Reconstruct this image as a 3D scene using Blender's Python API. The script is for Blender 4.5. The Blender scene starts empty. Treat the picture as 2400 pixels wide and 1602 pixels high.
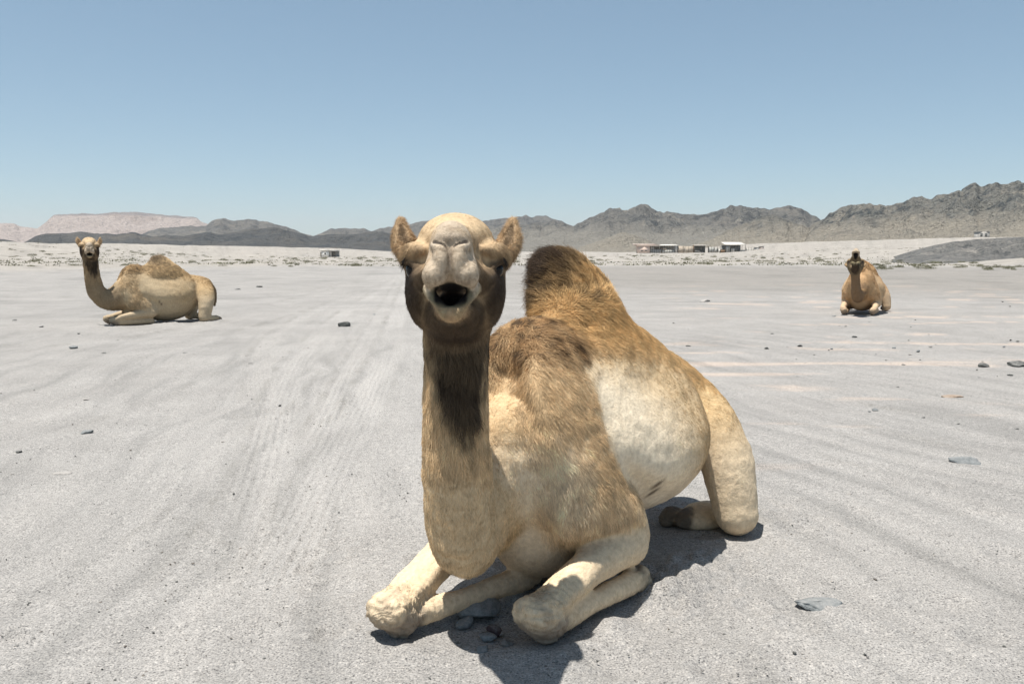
import bpy, math, random, time
import numpy as np
from mathutils import Vector

T0 = time.time()
rng = np.random.default_rng(7)
random.seed(7)
SC = bpy.context.scene
COL = SC.collection

# ------------------------------------------------------------------ camera
CAM_Z = 1.2
PITCH = math.radians(6.136)
FPX = 2000.0                      # focal length in pixels of the 2400 px wide photograph
cam = bpy.data.cameras.new("camera")
cam.sensor_width = 36.0
cam.lens = 36.0 * FPX / 2400.0
cam.clip_start = 0.05
cam.clip_end = 60000.0
cam_o = bpy.data.objects.new("camera", cam)
COL.objects.link(cam_o)
cam_o.location = (0, 0, CAM_Z)
cam_o.rotation_euler = (math.radians(90) - PITCH, 0, 0)
SC.camera = cam_o

# ------------------------------------------------------------------ light
SUN_EL = math.radians(79.0)
SUN_AZ = math.radians(-110.0)      # direction of the sun measured from +Y towards +X
wd = bpy.data.worlds.new("World")
SC.world = wd
wd.use_nodes = True
nt = wd.node_tree
nt.nodes.clear()
sky = nt.nodes.new("ShaderNodeTexSky")
sky.sky_type = 'NISHITA'
sky.sun_disc = False
sky.sun_elevation = SUN_EL
sky.sun_rotation = SUN_AZ
sky.altitude = 3000.0
sky.air_density = 1.0
sky.dust_density = 5.0
sky.ozone_density = 4.0
bg = nt.nodes.new("ShaderNodeBackground")
bg.inputs[1].default_value = 0.145
wo = nt.nodes.new("ShaderNodeOutputWorld")
sg = nt.nodes.new("ShaderNodeGamma")          # paler, milkier desert sky, the same in every direction
sg.inputs[1].default_value = 0.68
nt.links.new(sky.outputs[0], sg.inputs[0])
stn = nt.nodes.new("ShaderNodeMix"); stn.data_type = 'RGBA'; stn.blend_type = 'MULTIPLY'
stn.inputs[0].default_value = 1.0; stn.inputs[7].default_value = (0.94, 1.035, 0.965, 1)
nt.links.new(sg.outputs[0], stn.inputs[6])
nt.links.new(stn.outputs[2], bg.inputs[0])
nt.links.new(bg.outputs[0], wo.inputs[0])

sun = bpy.data.lights.new("sun", 'SUN')
sun.energy = 4.7
sun.angle = math.radians(0.53)
sun.color = (1.0, 0.965, 0.905)
sun_o = bpy.data.objects.new("sun", sun)
COL.objects.link(sun_o)
sd = Vector((math.sin(SUN_AZ) * math.cos(SUN_EL), math.cos(SUN_AZ) * math.cos(SUN_EL), math.sin(SUN_EL)))
sun_o.rotation_euler = sd.to_track_quat('Z', 'Y').to_euler()
sun_o.location = (0, 0, 50)

SC.view_settings.view_transform = 'Standard'
SC.view_settings.look = 'None'
SC.view_settings.gamma = 1.0
SC.view_settings.use_curve_mapping = False
SC.view_settings.exposure = 0.6

# ------------------------------------------------------------------ helpers
def tag(o, label=None, cat=None, group=None, kind=None):
    if label: o["label"] = label
    if cat: o["category"] = cat
    if group: o["group"] = group
    if kind: o["kind"] = kind
    return o

def mesh_np(name, V, F, mat=None, parent=None, smooth=True, loc=None):
    """one mesh object from numpy vertices and quads/tris"""
    me = bpy.data.meshes.new(name)
    V = np.asarray(V, np.float32); F = np.asarray(F, np.int32)
    n = F.shape[1]
    me.vertices.add(len(V)); me.vertices.foreach_set("co", V.ravel())
    me.loops.add(F.size); me.loops.foreach_set("vertex_index", F.ravel())
    me.polygons.add(len(F))
    me.polygons.foreach_set("loop_start", np.arange(0, F.size, n, dtype=np.int32))
    me.polygons.foreach_set("loop_total", np.full(len(F), n, np.int32))
    if smooth:
        me.polygons.foreach_set("use_smooth", np.ones(len(F), bool))
    me.update(calc_edges=True); me.validate()
    o = bpy.data.objects.new(name, me)
    COL.objects.link(o)
    if mat: me.materials.append(mat)
    if parent is not None: o.parent = parent
    if loc is not None: o.location = loc
    return o

def vcol(me, name, C):
    a = me.attributes.new(name, 'FLOAT_COLOR', 'POINT')
    C4 = np.ones((len(me.vertices), 4), np.float32); C4[:, :C.shape[1]] = C
    a.data.foreach_set("color", C4.ravel())

def vfloat(me, name, A):
    a = me.attributes.new(name, 'FLOAT', 'POINT')
    a.data.foreach_set("value", np.asarray(A, np.float32).ravel())

def empty(name, loc=(0, 0, 0), rz=0.0):
    o = bpy.data.objects.new(name, None)
    COL.objects.link(o); o.location = loc; o.rotation_euler = (0, 0, rz)
    o.empty_display_size = 0.2
    return o

_perm = np.random.default_rng(3).permutation(256).astype(np.int64)
_perm = np.concatenate([_perm, _perm, _perm])
_g3 = np.random.default_rng(4).normal(size=(256, 3)); _g3 /= np.linalg.norm(_g3, axis=1)[:, None]
_g3 = _g3.astype(np.float32)
_a2 = np.random.default_rng(5).uniform(0, 2 * np.pi, 256)
_g2 = np.stack([np.cos(_a2), np.sin(_a2)], 1).astype(np.float32)

def perlin3(P):
    P = np.asarray(P, np.float32)
    I = np.floor(P).astype(np.int64); f = P - I; I &= 255
    w = f * f * f * (f * (f * 6 - 15) + 10)
    out = 0
    for dx in (0, 1):
        wx = w[:, 0] if dx else 1 - w[:, 0]
        hx = _perm[I[:, 0] + dx]
        for dy in (0, 1):
            wy = w[:, 1] if dy else 1 - w[:, 1]
            hy = _perm[hx + I[:, 1] + dy]
            for dz in (0, 1):
                wz = w[:, 2] if dz else 1 - w[:, 2]
                g = _g3[_perm[hy + I[:, 2] + dz]]
                dot = g[:, 0] * (f[:, 0] - dx) + g[:, 1] * (f[:, 1] - dy) + g[:, 2] * (f[:, 2] - dz)
                out = out + wx * wy * wz * dot
    return out * 1.5

def perlin2(x, y):
    x = np.asarray(x, np.float64); y = np.asarray(y, np.float64)
    ix = np.floor(x).astype(np.int64); iy = np.floor(y).astype(np.int64)
    fx = (x - ix).astype(np.float32); fy = (y - iy).astype(np.float32)
    ix &= 255; iy &= 255
    u = fx ** 3 * (fx * (fx * 6 - 15) + 10); v = fy ** 3 * (fy * (fy * 6 - 15) + 10)
    def g(dx, dy):
        h = _g2[_perm[_perm[ix + dx] + iy + dy]]
        return h[..., 0] * (fx - dx) + h[..., 1] * (fy - dy)
    a = g(0, 0) * (1 - u) + g(1, 0) * u
    b = g(0, 1) * (1 - u) + g(1, 1) * u
    return (a * (1 - v) + b * v) * 1.45

def fbm2(x, y, o=5, l=2.03, g=0.5):
    s = 0; a = 1; t = 0
    for i in range(o):
        s = s + a * perlin2(x + i * 17.3, y - i * 9.1); t += a
        a *= g; x = x * l; y = y * l
    return s / t

def ridged2(x, y, o=5, l=2.07, g=0.5):
    s = 0; a = 1; t = 0; pw = 1.0
    for i in range(o):
        n = 1 - np.abs(perlin2(x + i * 31.7, y + i * 11.9)) * 1.35
        n = np.clip(n, 0, 1) ** 2
        s = s + a * n * pw; t += a
        pw = np.clip(n * 1.4, 0, 1)
        a *= g; x = x * l; y = y * l
    return s / t

def sstep(a, b, x):
    t = np.clip((x - a) / (b - a), 0, 1)
    return t * t * (3 - 2 * t)

def catmull(N, sub):
    N = np.asarray(N, np.float64)
    if len(N) < 3 or sub == 1: return N
    E = np.vstack([2 * N[0] - N[1], N, 2 * N[-1] - N[-2]])
    out = []
    for i in range(len(N) - 1):
        p0, p1, p2, p3 = E[i:i + 4]
        for k in range(sub):
            t = k / sub
            out.append(0.5 * ((2 * p1) + (-p0 + p2) * t + (2 * p0 - 5 * p1 + 4 * p2 - p3) * t * t + (-p0 + 3 * p1 - 3 * p2 + p3) * t ** 3))
    out.append(N[-1])
    return np.array(out)

# ------------------------------------------------------------------ materials
def new_mat(name):
    m = bpy.data.materials.new(name); m.use_nodes = True
    t = m.node_tree; t.nodes.clear()
    out = t.nodes.new("ShaderNodeOutputMaterial")
    b = t.nodes.new("ShaderNodeBsdfPrincipled")
    b.inputs["Roughness"].default_value = 0.9
    b.inputs["Specular IOR Level"].default_value = 0.2
    t.links.new(b.outputs[0], out.inputs[0])
    return m, t, b

def N(t, kind, **kw):
    n = t.nodes.new(kind)
    for k, v in kw.items(): setattr(n, k, v)
    return n

def ramp(t, src, stops, interp='LINEAR'):
    r = N(t, "ShaderNodeValToRGB")
    r.color_ramp.interpolation = interp
    e = r.color_ramp.elements
    while len(e) > 1: e.remove(e[-1])
    for i, (p, c) in enumerate(stops):
        el = e[0] if i == 0 else e.new(p)
        el.position = p; el.color = (*c, 1) if len(c) == 3 else c
    t.links.new(src, r.inputs[0])
    return r.outputs[0]

def mixc(t, fac, a, b, blend='MIX'):
    m = N(t, "ShaderNodeMix", data_type='RGBA', blend_type=blend)
    for s, v in ((m.inputs[0], fac), (m.inputs[6], a), (m.inputs[7], b)):
        if isinstance(v, (int, float)): s.default_value = v
        elif isinstance(v, tuple): s.default_value = (*v, 1) if len(v) == 3 else v
        else: t.links.new(v, s)
    return m.outputs[2]

def mathn(t, op, a, b=0.0, clamp=False):
    m = N(t, "ShaderNodeMath", operation=op, use_clamp=clamp)
    for s, v in ((m.inputs[0], a), (m.inputs[1], b)):
        if isinstance(v, (int, float)): s.default_value = v
        else: t.links.new(v, s)
    return m.outputs[0]

def noise(t, vec, scale, detail=3.0, rough=0.5, dist=0.0):
    n = N(t, "ShaderNodeTexNoise")
    n.inputs["Scale"].default_value = scale; n.inputs["Detail"].default_value = detail
    n.inputs["Roughness"].default_value = rough; n.inputs["Distortion"].default_value = dist
    if vec is not None: t.links.new(vec, n.inputs["Vector"])
    return n.outputs[0]

def objco(t, scale=None):
    c = N(t, "ShaderNodeTexCoord").outputs["Object"]
    if scale is not None:
        mp = N(t, "ShaderNodeMapping"); mp.inputs["Scale"].default_value = scale
        t.links.new(c, mp.inputs["Vector"]); c = mp.outputs[0]
    return c

def attr(t, name, out="Color"):
    a = N(t, "ShaderNodeAttribute"); a.attribute_name = name
    return a.outputs[out]

def bump(t, b, h, strength=0.3, dist=0.01):
    n = N(t, "ShaderNodeBump")
    n.inputs["Strength"].default_value = strength; n.inputs["Distance"].default_value = dist
    t.links.new(h, n.inputs["Height"]); t.links.new(n.outputs[0], b.inputs["Normal"])

def simple_mat(name, c, var=0.15, scale=8.0, rough=0.9, bumpd=0.0):
    m, t, b = new_mat(name)
    n = noise(t, objco(t), scale, 4)
    b.inputs["Roughness"].default_value = rough
    lo = tuple(x * (1 - var) for x in c); hi = tuple(min(1, x * (1 + var)) for x in c)
    t.links.new(ramp(t, n, [(0.3, lo), (0.7, hi)]), b.inputs["Base Color"])
    if bumpd: bump(t, b, n, 0.6, bumpd)
    return m
# ------------------------------------------------------------------ implicit modelling (bodies of animals)
class Prim: pass

def chain(nodes, rad, side=(1, 0, 0), k=0.04, op='u', tag='', sub=3):
    p = Prim()
    NR = np.hstack([np.asarray(nodes, float), np.asarray(rad, float).reshape(len(nodes), -1)])
    if NR.shape[1] == 4: NR = np.hstack([NR, NR[:, 3:4]])
    NR = catmull(NR, sub)
    p.n = NR[:, :3]; p.r = NR[:, 3:5]; p.side = np.asarray(side, float)
    p.k = k; p.op = op; p.tag = tag
    m = p.r.max()
    p.lo = p.n.min(0) - m; p.hi = p.n.max(0) + m
    p.kind = 'chain'
    return p

def ell(c, r, k=0.03, op='u', tag='', R=None):
    p = Prim(); p.c = np.asarray(c, float); p.r = np.asarray(r, float)
    p.R = np.eye(3) if R is None else np.asarray(R, float)   # columns are the axes
    p.k = k; p.op = op; p.tag = tag; p.kind = 'ell'
    m = p.r.max(); p.lo = p.c - m; p.hi = p.c + m
    return p

def prim_d(p, P):
    if p.kind == 'ell':
        q = (P - p.c.astype(np.float32)) @ p.R.astype(np.float32)
        a = q / p.r.astype(np.float32)
        k0 = np.sqrt((a * a).sum(1)) + 1e-9
        b = a / p.r.astype(np.float32)
        k1 = np.sqrt((b * b).sum(1)) + 1e-9
        return k0 * (k0 - 1) / k1
    best = np.full(len(P), 9.0, np.float32)
    for i in range(len(p.n) - 1):
        a = p.n[i]; ba = p.n[i + 1] - a
        L = np.linalg.norm(ba)
        if L < 1e-6: continue
        Tn = ba / L
        U = p.side - Tn * (Tn @ p.side); U /= np.linalg.norm(U)
        W = np.cross(Tn, U)
        M = np.stack([U, W, Tn], 1).astype(np.float32)
        mr = max(p.r[i].max(), p.r[i + 1].max()) + FARD
        sl = np.minimum(a, p.n[i + 1]) - mr; sh = np.maximum(a, p.n[i + 1]) + mr
        ix = np.nonzero(((P > sl.astype(np.float32)) & (P < sh.astype(np.float32))).all(1))[0]
        if len(ix) == 0: continue
        q = (P[ix] - a.astype(np.float32)) @ M
        t = np.clip(q[:, 2] / L, 0, 1)
        w = q[:, 2] - t * np.float32(L)
        ra = np.float32(p.r[i, 0]) + t * np.float32(p.r[i + 1, 0] - p.r[i, 0])
        rb = np.float32(p.r[i, 1]) + t * np.float32(p.r[i + 1, 1] - p.r[i, 1])
        rc = np.minimum(ra, rb)
        ca = rc if i == 0 else rc * np.float32(.6)
        cb = rc if i == len(p.n) - 2 else rc * np.float32(.6)
        rc = np.where(q[:, 2] < 0, ca, cb)
        u = q[:, 0] / ra; v = q[:, 1] / rb; w = w / rc
        k0 = np.sqrt(u * u + v * v + w * w) + 1e-9
        k1 = np.sqrt((u / ra) ** 2 + (v / rb) ** 2 + (w / rc) ** 2) + 1e-9
        best[ix] = np.minimum(best[ix], k0 * (k0 - 1) / k1)
    return best

FARD = 0.15
def field(prims, P):
    d = np.full(len(P), 9.0, np.float32)
    for p in prims:
        mk = np.all((P > (p.lo - FARD)) & (P < (p.hi + FARD)), axis=1)
        ix = np.nonzero(mk)[0]
        if len(ix) == 0: continue
        e = prim_d(p, P[ix]); c = d[ix]
        if p.op == 'u':
            h = np.clip(0.5 + 0.5 * (c - e) / p.k, 0, 1)
            d[ix] = c + (e - c) * h - p.k * h * (1 - h)
        else:
            h = np.clip(0.5 - 0.5 * (c + e) / p.k, 0, 1)
            d[ix] = c + (-e - c) * h + p.k * h * (1 - h)
    return d

def polygonise(prims, ax):
    """surface nets on a rectilinear grid, evaluated only near the surface"""
    X, Y, Z = [np.asarray(a, np.float32) for a in ax]
    B = 8
    pad = lambda a: np.concatenate([a, a[-1] + (a[-1] - a[-2]) * np.arange(1, (-len(a)) % B + 1)]).astype(np.float32)
    X, Y, Z = pad(X), pad(Y), pad(Z)
    nx, ny, nz = len(X), len(Y), len(Z)
    bc = [a.reshape(-1, B).mean(1) for a in (X, Y, Z)]
    bs = [(a.reshape(-1, B)[:, -1] - a.reshape(-1, B)[:, 0]) * 1.15 for a in (X, Y, Z)]
    G = np.stack(np.meshgrid(*bc, indexing='ij'), -1).reshape(-1, 3)
    S = np.stack(np.meshgrid(*bs, indexing='ij'), -1).reshape(-1, 3)
    dc = field(prims, G)
    near = np.abs(dc) < 0.5 * np.linalg.norm(S, axis=1) * 1.08 + 0.010
    D = np.repeat(np.repeat(np.repeat(dc.reshape(nx // B, ny // B, nz // B), B, 0), B, 1), B, 2).astype(np.float32)
    bi = np.stack(np.unravel_index(np.nonzero(near)[0], (nx // B, ny // B, nz // B)), 1)
    loc = np.stack(np.meshgrid(*[np.arange(B)] * 3, indexing='ij'), -1).reshape(-1, 3)
    CH = 3000
    for s in range(0, len(bi), CH):
        ii = (bi[s:s + CH, None, :] * B + loc[None]).reshape(-1, 3)
        P = np.stack([X[ii[:, 0]], Y[ii[:, 1]], Z[ii[:, 2]]], 1)
        D[ii[:, 0], ii[:, 1], ii[:, 2]] = field(prims, P)
    Sg = D < 0
    c = np.zeros((nx - 1, ny - 1, nz - 1), np.uint8)
    for a in (0, 1):
        for b in (0, 1):
            for e in (0, 1):
                c += Sg[a:nx - 1 + a, b:ny - 1 + b, e:nz - 1 + e]
    act = (c > 0) & (c < 8)
    idx = np.argwhere(act)
    vid = np.full(act.shape, -1, np.int32)
    vid[idx[:, 0], idx[:, 1], idx[:, 2]] = np.arange(len(idx))
    acc = np.zeros((len(idx), 3)); cnt = np.zeros(len(idx))
    cr = [(0, 0, 0), (1, 0, 0), (0, 1, 0), (1, 1, 0), (0, 0, 1), (1, 0, 1), (0, 1, 1), (1, 1, 1)]
    vals = [D[idx[:, 0] + o[0], idx[:, 1] + o[1], idx[:, 2] + o[2]] for o in cr]
    pos = [np.stack([X[idx[:, 0] + o[0]], Y[idx[:, 1] + o[1]], Z[idx[:, 2] + o[2]]], 1) for o in cr]
    for i, j in ((0, 1), (2, 3), (4, 5), (6, 7), (0, 2), (1, 3), (4, 6), (5, 7), (0, 4), (1, 5), (2, 6), (3, 7)):
        m = (vals[i] < 0) != (vals[j] < 0)
        t = vals[i][m] / (vals[i][m] - vals[j][m])
        acc[m] += pos[i][m] + t[:, None] * (pos[j][m] - pos[i][m]); cnt[m] += 1
    V = acc / cnt[:, None]
    Fs = []
    for axis in range(3):
        sl0 = [slice(None)] * 3; sl1 = [slice(None)] * 3
        sl0[axis] = slice(0, -1); sl1[axis] = slice(1, None)
        e = np.argwhere(Sg[tuple(sl0)] != Sg[tuple(sl1)])
        o1, o2 = [(1, 2), (2, 0), (0, 1)][axis]
        e = e[(e[:, o1] > 0) & (e[:, o2] > 0) & (e[:, o1] < act.shape[o1]) & (e[:, o2] < act.shape[o2])]
        ins = Sg[e[:, 0], e[:, 1], e[:, 2]]
        def g(d1, d2):
            q = e.copy(); q[:, o1] -= d1; q[:, o2] -= d2
            return vid[q[:, 0], q[:, 1], q[:, 2]]
        f = np.stack([g(1, 1), g(0, 1), g(0, 0), g(1, 0)], 1)
        f[~ins] = f[~ins][:, ::-1]
        Fs.append(f)
    F = np.concatenate(Fs)
    F = F[(F >= 0).all(1)]
    return V.astype(np.float32), F

def vnormals(V, F):
    n = np.cross(V[F[:, 2]] - V[F[:, 0]], V[F[:, 3]] - V[F[:, 1]])
    out = np.zeros_like(V)
    for c in range(3):
        for q in range(4):
            out[:, c] += np.bincount(F[:, q], n[:, c], len(V))
    area = np.zeros(len(V)); fa = 0.5 * np.linalg.norm(n, axis=1) / 4
    for q in range(4): area += np.bincount(F[:, q], fa, len(V))
    return out / (np.linalg.norm(out, axis=1)[:, None] + 1e-12), area

def relax(V, F, it=2, lam=0.5, w=None):
    E = np.concatenate([F[:, [0, 1]], F[:, [1, 2]], F[:, [2, 3]], F[:, [3, 0]]])
    deg = np.bincount(E[:, 0], minlength=len(V)) + np.bincount(E[:, 1], minlength=len(V))
    for _ in range(it):
        S = np.zeros_like(V)
        for c in range(3):
            S[:, c] = np.bincount(E[:, 0], V[E[:, 1], c], len(V)) + np.bincount(E[:, 1], V[E[:, 0], c], len(V))
        S /= deg[:, None]
        V = V + (S - V) * (lam if w is None else lam * w[:, None])
    return V.astype(np.float32)

def rotm(yaw=0, pitch=0, roll=0):
    """head frame: x forward, y to the animal's left, z up; returns columns in parent axes"""
    cy, sy = math.cos(yaw), math.sin(yaw); cp, sp = math.cos(pitch), math.sin(pitch); cr, sr = math.cos(roll), math.sin(roll)
    Rz = np.array([[cy, -sy, 0], [sy, cy, 0], [0, 0, 1]])
    Ry = np.array([[cp, 0, -sp], [0, 1, 0], [sp, 0, cp]])
    Rx = np.array([[1, 0, 0], [0, cr, -sr], [0, sr, cr]])
    return Rz @ Ry @ Rx
# ------------------------------------------------------------------ camels
def camel_prims(c):
    """c: frame angle, neck nodes, head placement, leg joints -> list of primitives"""
    ang = c['ang']; o = np.array(c['org'], float)
    A = np.array([math.sin(ang), math.cos(ang), 0.0])      # towards the tail
    Rr = np.array([math.cos(ang), -math.sin(ang), 0.0])    # towards the animal's left side
    Zz = np.array([0, 0, 1.0])
    def Bf(s, l, z): return o + A * s + Rr * l + Zz * z
    c['A'], c['Rr'], c['Bf'] = A, Rr, Bf
    BR = np.stack([A, Rr, Zz], 1)
    ps = []
    add = ps.append
    w = c.get('fat', 1.0)
    # trunk: pear shaped barrel from brisket to croup
    add(chain([Bf(.05, 0, .52), Bf(.22, 0, .56), Bf(.50, 0, .575), Bf(.80, 0.0, .555), Bf(1.08, 0, .535), Bf(1.34, 0, .52)],
              [(.15, .22), (.195 * w, .325), (.205 * w, .35), (.225 * w, .33), (.205 * w, .25), (.12, .14)], side=Rr, tag='trunk', k=.05))
    add(ell(Bf(.74, 0, .42), (.47, .372 * w, .25), k=.148, tag='trunk', R=BR))
    for sg in (-1, 1):                                                             # sloping flanks below the hump
        FR = np.stack([A, Rr * .57 * sg - Zz * .82, Rr * .82 * sg + Zz * .57], 1)
        add(ell(Bf(.62, sg * .195 * w, .63), (.42, .29, .10), k=.10, tag='trunk', R=FR))
    add(ell(Bf(.22, 0, .24), (.20, .17, .18), k=.10, tag='trunk', R=BR))           # brisket / pedestal
    # hump
    hs, hl, hz = c.get('hump', (.52, -.06, 1.19))
    add(ell(Bf(hs + .06, hl * .1, .76), (.32, .19, .18), k=.10, tag='hump', R=BR))
    add(ell(Bf(hs + .03, hl * .45, hz - .25), (.22, .15, .19), k=.07, tag='hump', R=BR))
    add(ell(Bf(hs + .02, hl * 1.0, hz - .13), (.155, .115, .13), k=.06, tag='hump', R=BR))
    add(ell(Bf(hs - .01, hl * 1.4, hz - .055), (.10, .062, .065), k=.05, tag='hump', R=BR))
    # withers
    add(ell(Bf(.20, -.01, .84), (.16, .13, .125), k=.06, tag='withers', R=BR))
    # croup and hips
    add(ell(Bf(1.22, .0, .635), (.19, .12, .12), k=.08, tag='croup', R=BR))
    for sg in (-1, 1):
        add(ell(Bf(1.22, sg * .11, .585), (.13, .10, .11), k=.06, tag='croup', R=BR))
    # shoulders
    for sg in (-1, 1):
        Q = BR @ np.array([[1, 0, 0], [0, .94, sg * .34], [0, -sg * .34, .94]]).T
        add(ell(Bf(.13, sg * .150, .66), (.16, .075, .25), k=.08, tag='shoulder', R=Q))
        add(ell(Bf(.16, sg * .195, .40), (.15, .095, .17), k=.085, tag='shoulder', R=BR))
    # neck
    nk = c['neck']
    add(chain(nk['n'], nk['r'], side=nk['side'], tag='neck', k=.09, sub=4))
    # legs
    for L in c['legs']:
        add(chain(L['n'], L['r'], side=L.get('side', (0, 0, 1)), tag=L['tag'], k=L.get('k', .03), sub=L.get('sub', 3)))
    for e in c.get('lumps', []):
        add(ell(e[0], e[1], k=e[2], tag=e[3], R=BR if len(e) < 5 else e[4]))
    # head
    HR = rotm(c['head']['yaw'], c['head']['pitch'], c['head'].get('roll', 0)); HO = np.array(c['head']['o'], float)
    hs_ = c['head'].get('scale', 1.0)
    c['HR'], c['HO'], c['HS'] = HR, HO, hs_
    H = lambda p: HO + HR @ (np.asarray(p, float) * hs_)
    SY = HR[:, 1]
    def he(p, r, k=.03, op='u', tag='head', R=None):
        add(ell(H(p), np.array(r) * hs_, k=k, op=op, tag=tag, R=HR if R is None else HR @ R))
    def hc(n, r, k=.03, op='u', tag='head', sub=3, side=None):
        add(chain([H(q) for q in n], np.asarray(r, float) * hs_, side=SY if side is None else HR @ np.asarray(side, float), k=k, op=op, tag=tag, sub=sub))
    jo = c['head'].get('jaw', 0.0)
    def J(p):                                    # opens the jaw round its hinge
        hx_, hz_ = -.06, -.06
        x, z = p[0] - hx_, p[2] - hz_
        return (hx_ + x * math.cos(jo) + z * math.sin(jo), p[1], hz_ - x * math.sin(jo) + z * math.cos(jo))
    JR = np.array([[math.cos(jo), 0, math.sin(jo)], [0, 1, 0], [-math.sin(jo), 0, math.cos(jo)]])
    he((-.075, 0, .040), (.135, .112, .105), k=.05)
    hc([(-.03, 0, .075), (.07, 0, .045), (.155, 0, .018), (.235, 0, .004)], [(.085, .058), (.062, .05), (.052, .05), (.05, .048)], k=.045)
    for s in (-1, 1):
        he((-.012, s * .108, .022), (.062, .036, .030), k=.030)                      # brow
        he((-.035, s * .088, -.065), (.085, .05, .10), k=.05)                        # cheek
        he((.045, s * .065, -.055), (.09, .032, .035), k=.04)                        # cheekbone
        hc([(-.06, s * .118, .030), (-.015, s * .128, .040), (.030, s * .112, .030), (.065, s * .080, .022)], [(.008,), (.009,), (.009,), (.008,)], k=.026)   # brow arch
        hc([(.050, s * .098, -.050), (.10, s * .074, -.062), (.16, s * .060, -.062)], [(.012,), (.011,), (.010,)], k=.022)                                     # face crest
        he((.115, s * .078, -.015), (.055, .022, .022), k=.025, op='s', tag='temple')
    hc([(.05, 0, -.035), (.15, 0, -.045), (.23, 0, -.05)], [(.075, .06), (.062, .055), (.058, .05)], k=.035)
    # lower jaw
    hc([J((-.085, 0, -.125)), J((.02, 0, -.135)), J((.10, 0, -.130)), J((.18, 0, -.130))], [(.095, .085), (.078, .06), (.058, .042), (.046, .030)], k=.045, tag='jaw')
    hc([J((.16, 0, -.132)), J((.222, 0, -.142)), J((.252, 0, -.148))], [(.044, .028), (.030, .022), (.020, .016)], k=.02, tag='jaw')
    # sockets, nose, lips
    for s in (-1, 1):
        he((.026, s * .142, -.022), (.032, .030, .024), k=.02, op='s', tag='socket')
    he((.215, 0, .022), (.075, .038, .034), k=.02, tag='nose')
    he((.258, 0, .004), (.040, .038, .024), k=.014, tag='nose')
    hc([(.20, 0, -.05), (.258, 0, -.048)], [(.054, .055), (.040, .040)], k=.02, tag='lip', sub=1)
    for s in (-1, 1):
        he((.274, s * .0365, -.086), (.036, .0285, .030), k=.012, tag='lip')
        he((.284, s * .0215, -.052), (.028, .0210, .044), k=.010, tag='lip')
        he((.235, s * .047, -.078), (.05, .018, .030), k=.025, tag='lip')
    # mouth opening
    mo = c['head'].get('mouth', 1.0)
    he((.245, 0, -.124), (.095, .052, .016 * mo), k=.010, op='s', tag='mouth')
    hc([(.235, -.044, -.122), (.258, 0, -.122 - .027 * mo), (.235, .044, -.122)], [(.010,), (.013,), (.010,)], k=.014, op='s', tag='mouth', sub=6)
    he((.235, 0, -.130), (.075, .034, .022 * mo), k=.012, op='s', tag='mouth')
    # lower lip rim, V shaped
    for s in (-1, 1):
        hc([J((.185, s * .060, -.078)), J((.215, s * .055, -.090)), J((.246, s * .035, -.116)), J((.266, s * .010, -.146))],
           [(.012,), (.0125,), (.0135,), (.014,)], k=.018, tag='rim', sub=4)
    he(J((.258, 0, -.150)), (.018, .018, .014), k=.014, tag='rim')
    # nostrils: flap, then slit
    for s in (-1, 1):
        hc([(.298, s * .020, -.024), (.286, s * .034, -.017), (.264, s * .044, -.008)], [(.006,), (.0085,), (.005,)], k=.010, tag='flap')
        hc([(.303, 0, -.016), (.299, s * .014, -.015), (.289, s * .031, -.008), (.270, s * .048, .004), (.248, s * .060, .014)], [(.003,), (.0032,), (.0032,), (.003,), (.002,)], k=.003, op='s', tag='slit', sub=4)
    hc([(.300, 0, -.020), (.300, 0, -.045), (.298, 0, -.080), (.298, 0, -.118)], [(.004,), (.004,), (.005,), (.013,)], k=.008, op='s', tag='cleft')
    # lids
    for s in (-1, 1):
        hc([(.046, s * .104, -.020), (.030, s * .124, -.004), (.004, s * .130, .000), (-.020, s * .122, -.012)], [(.006,), (.008,), (.008,), (.006,)], k=.010, tag='lid', sub=4)
        hc([(.044, s * .104, -.026), (.026, s * .120, -.044), (.004, s * .124, -.046), (-.020, s * .120, -.030)], [(.004,), (.005,), (.005,), (.004,)], k=.008, tag='lid', sub=4)
    # ears
    for s in (-1, 1):
        e0 = np.array((-.105, s * .128, .026)); e1 = np.array((-.112, s * .152, .082)); e2 = np.array((-.122, s * .162, .150))
        hc([e0, e1, e2], [(.026, .024), (.036, .025), (.0115, .0095)], k=.02, tag='ear', side=(0.35, s * .94, 0), sub=6)
        hc([e0 + (.030, -s * .012, .03), e1 + (.038, -s * .006, .003), e2 + (.020, -s * .004, -.022)], [(.010, .012), (.020, .018), (.005, .007)], k=.008, op='s', tag='earin', side=(.35, s * .94, 0), sub=6)
    return ps

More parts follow.
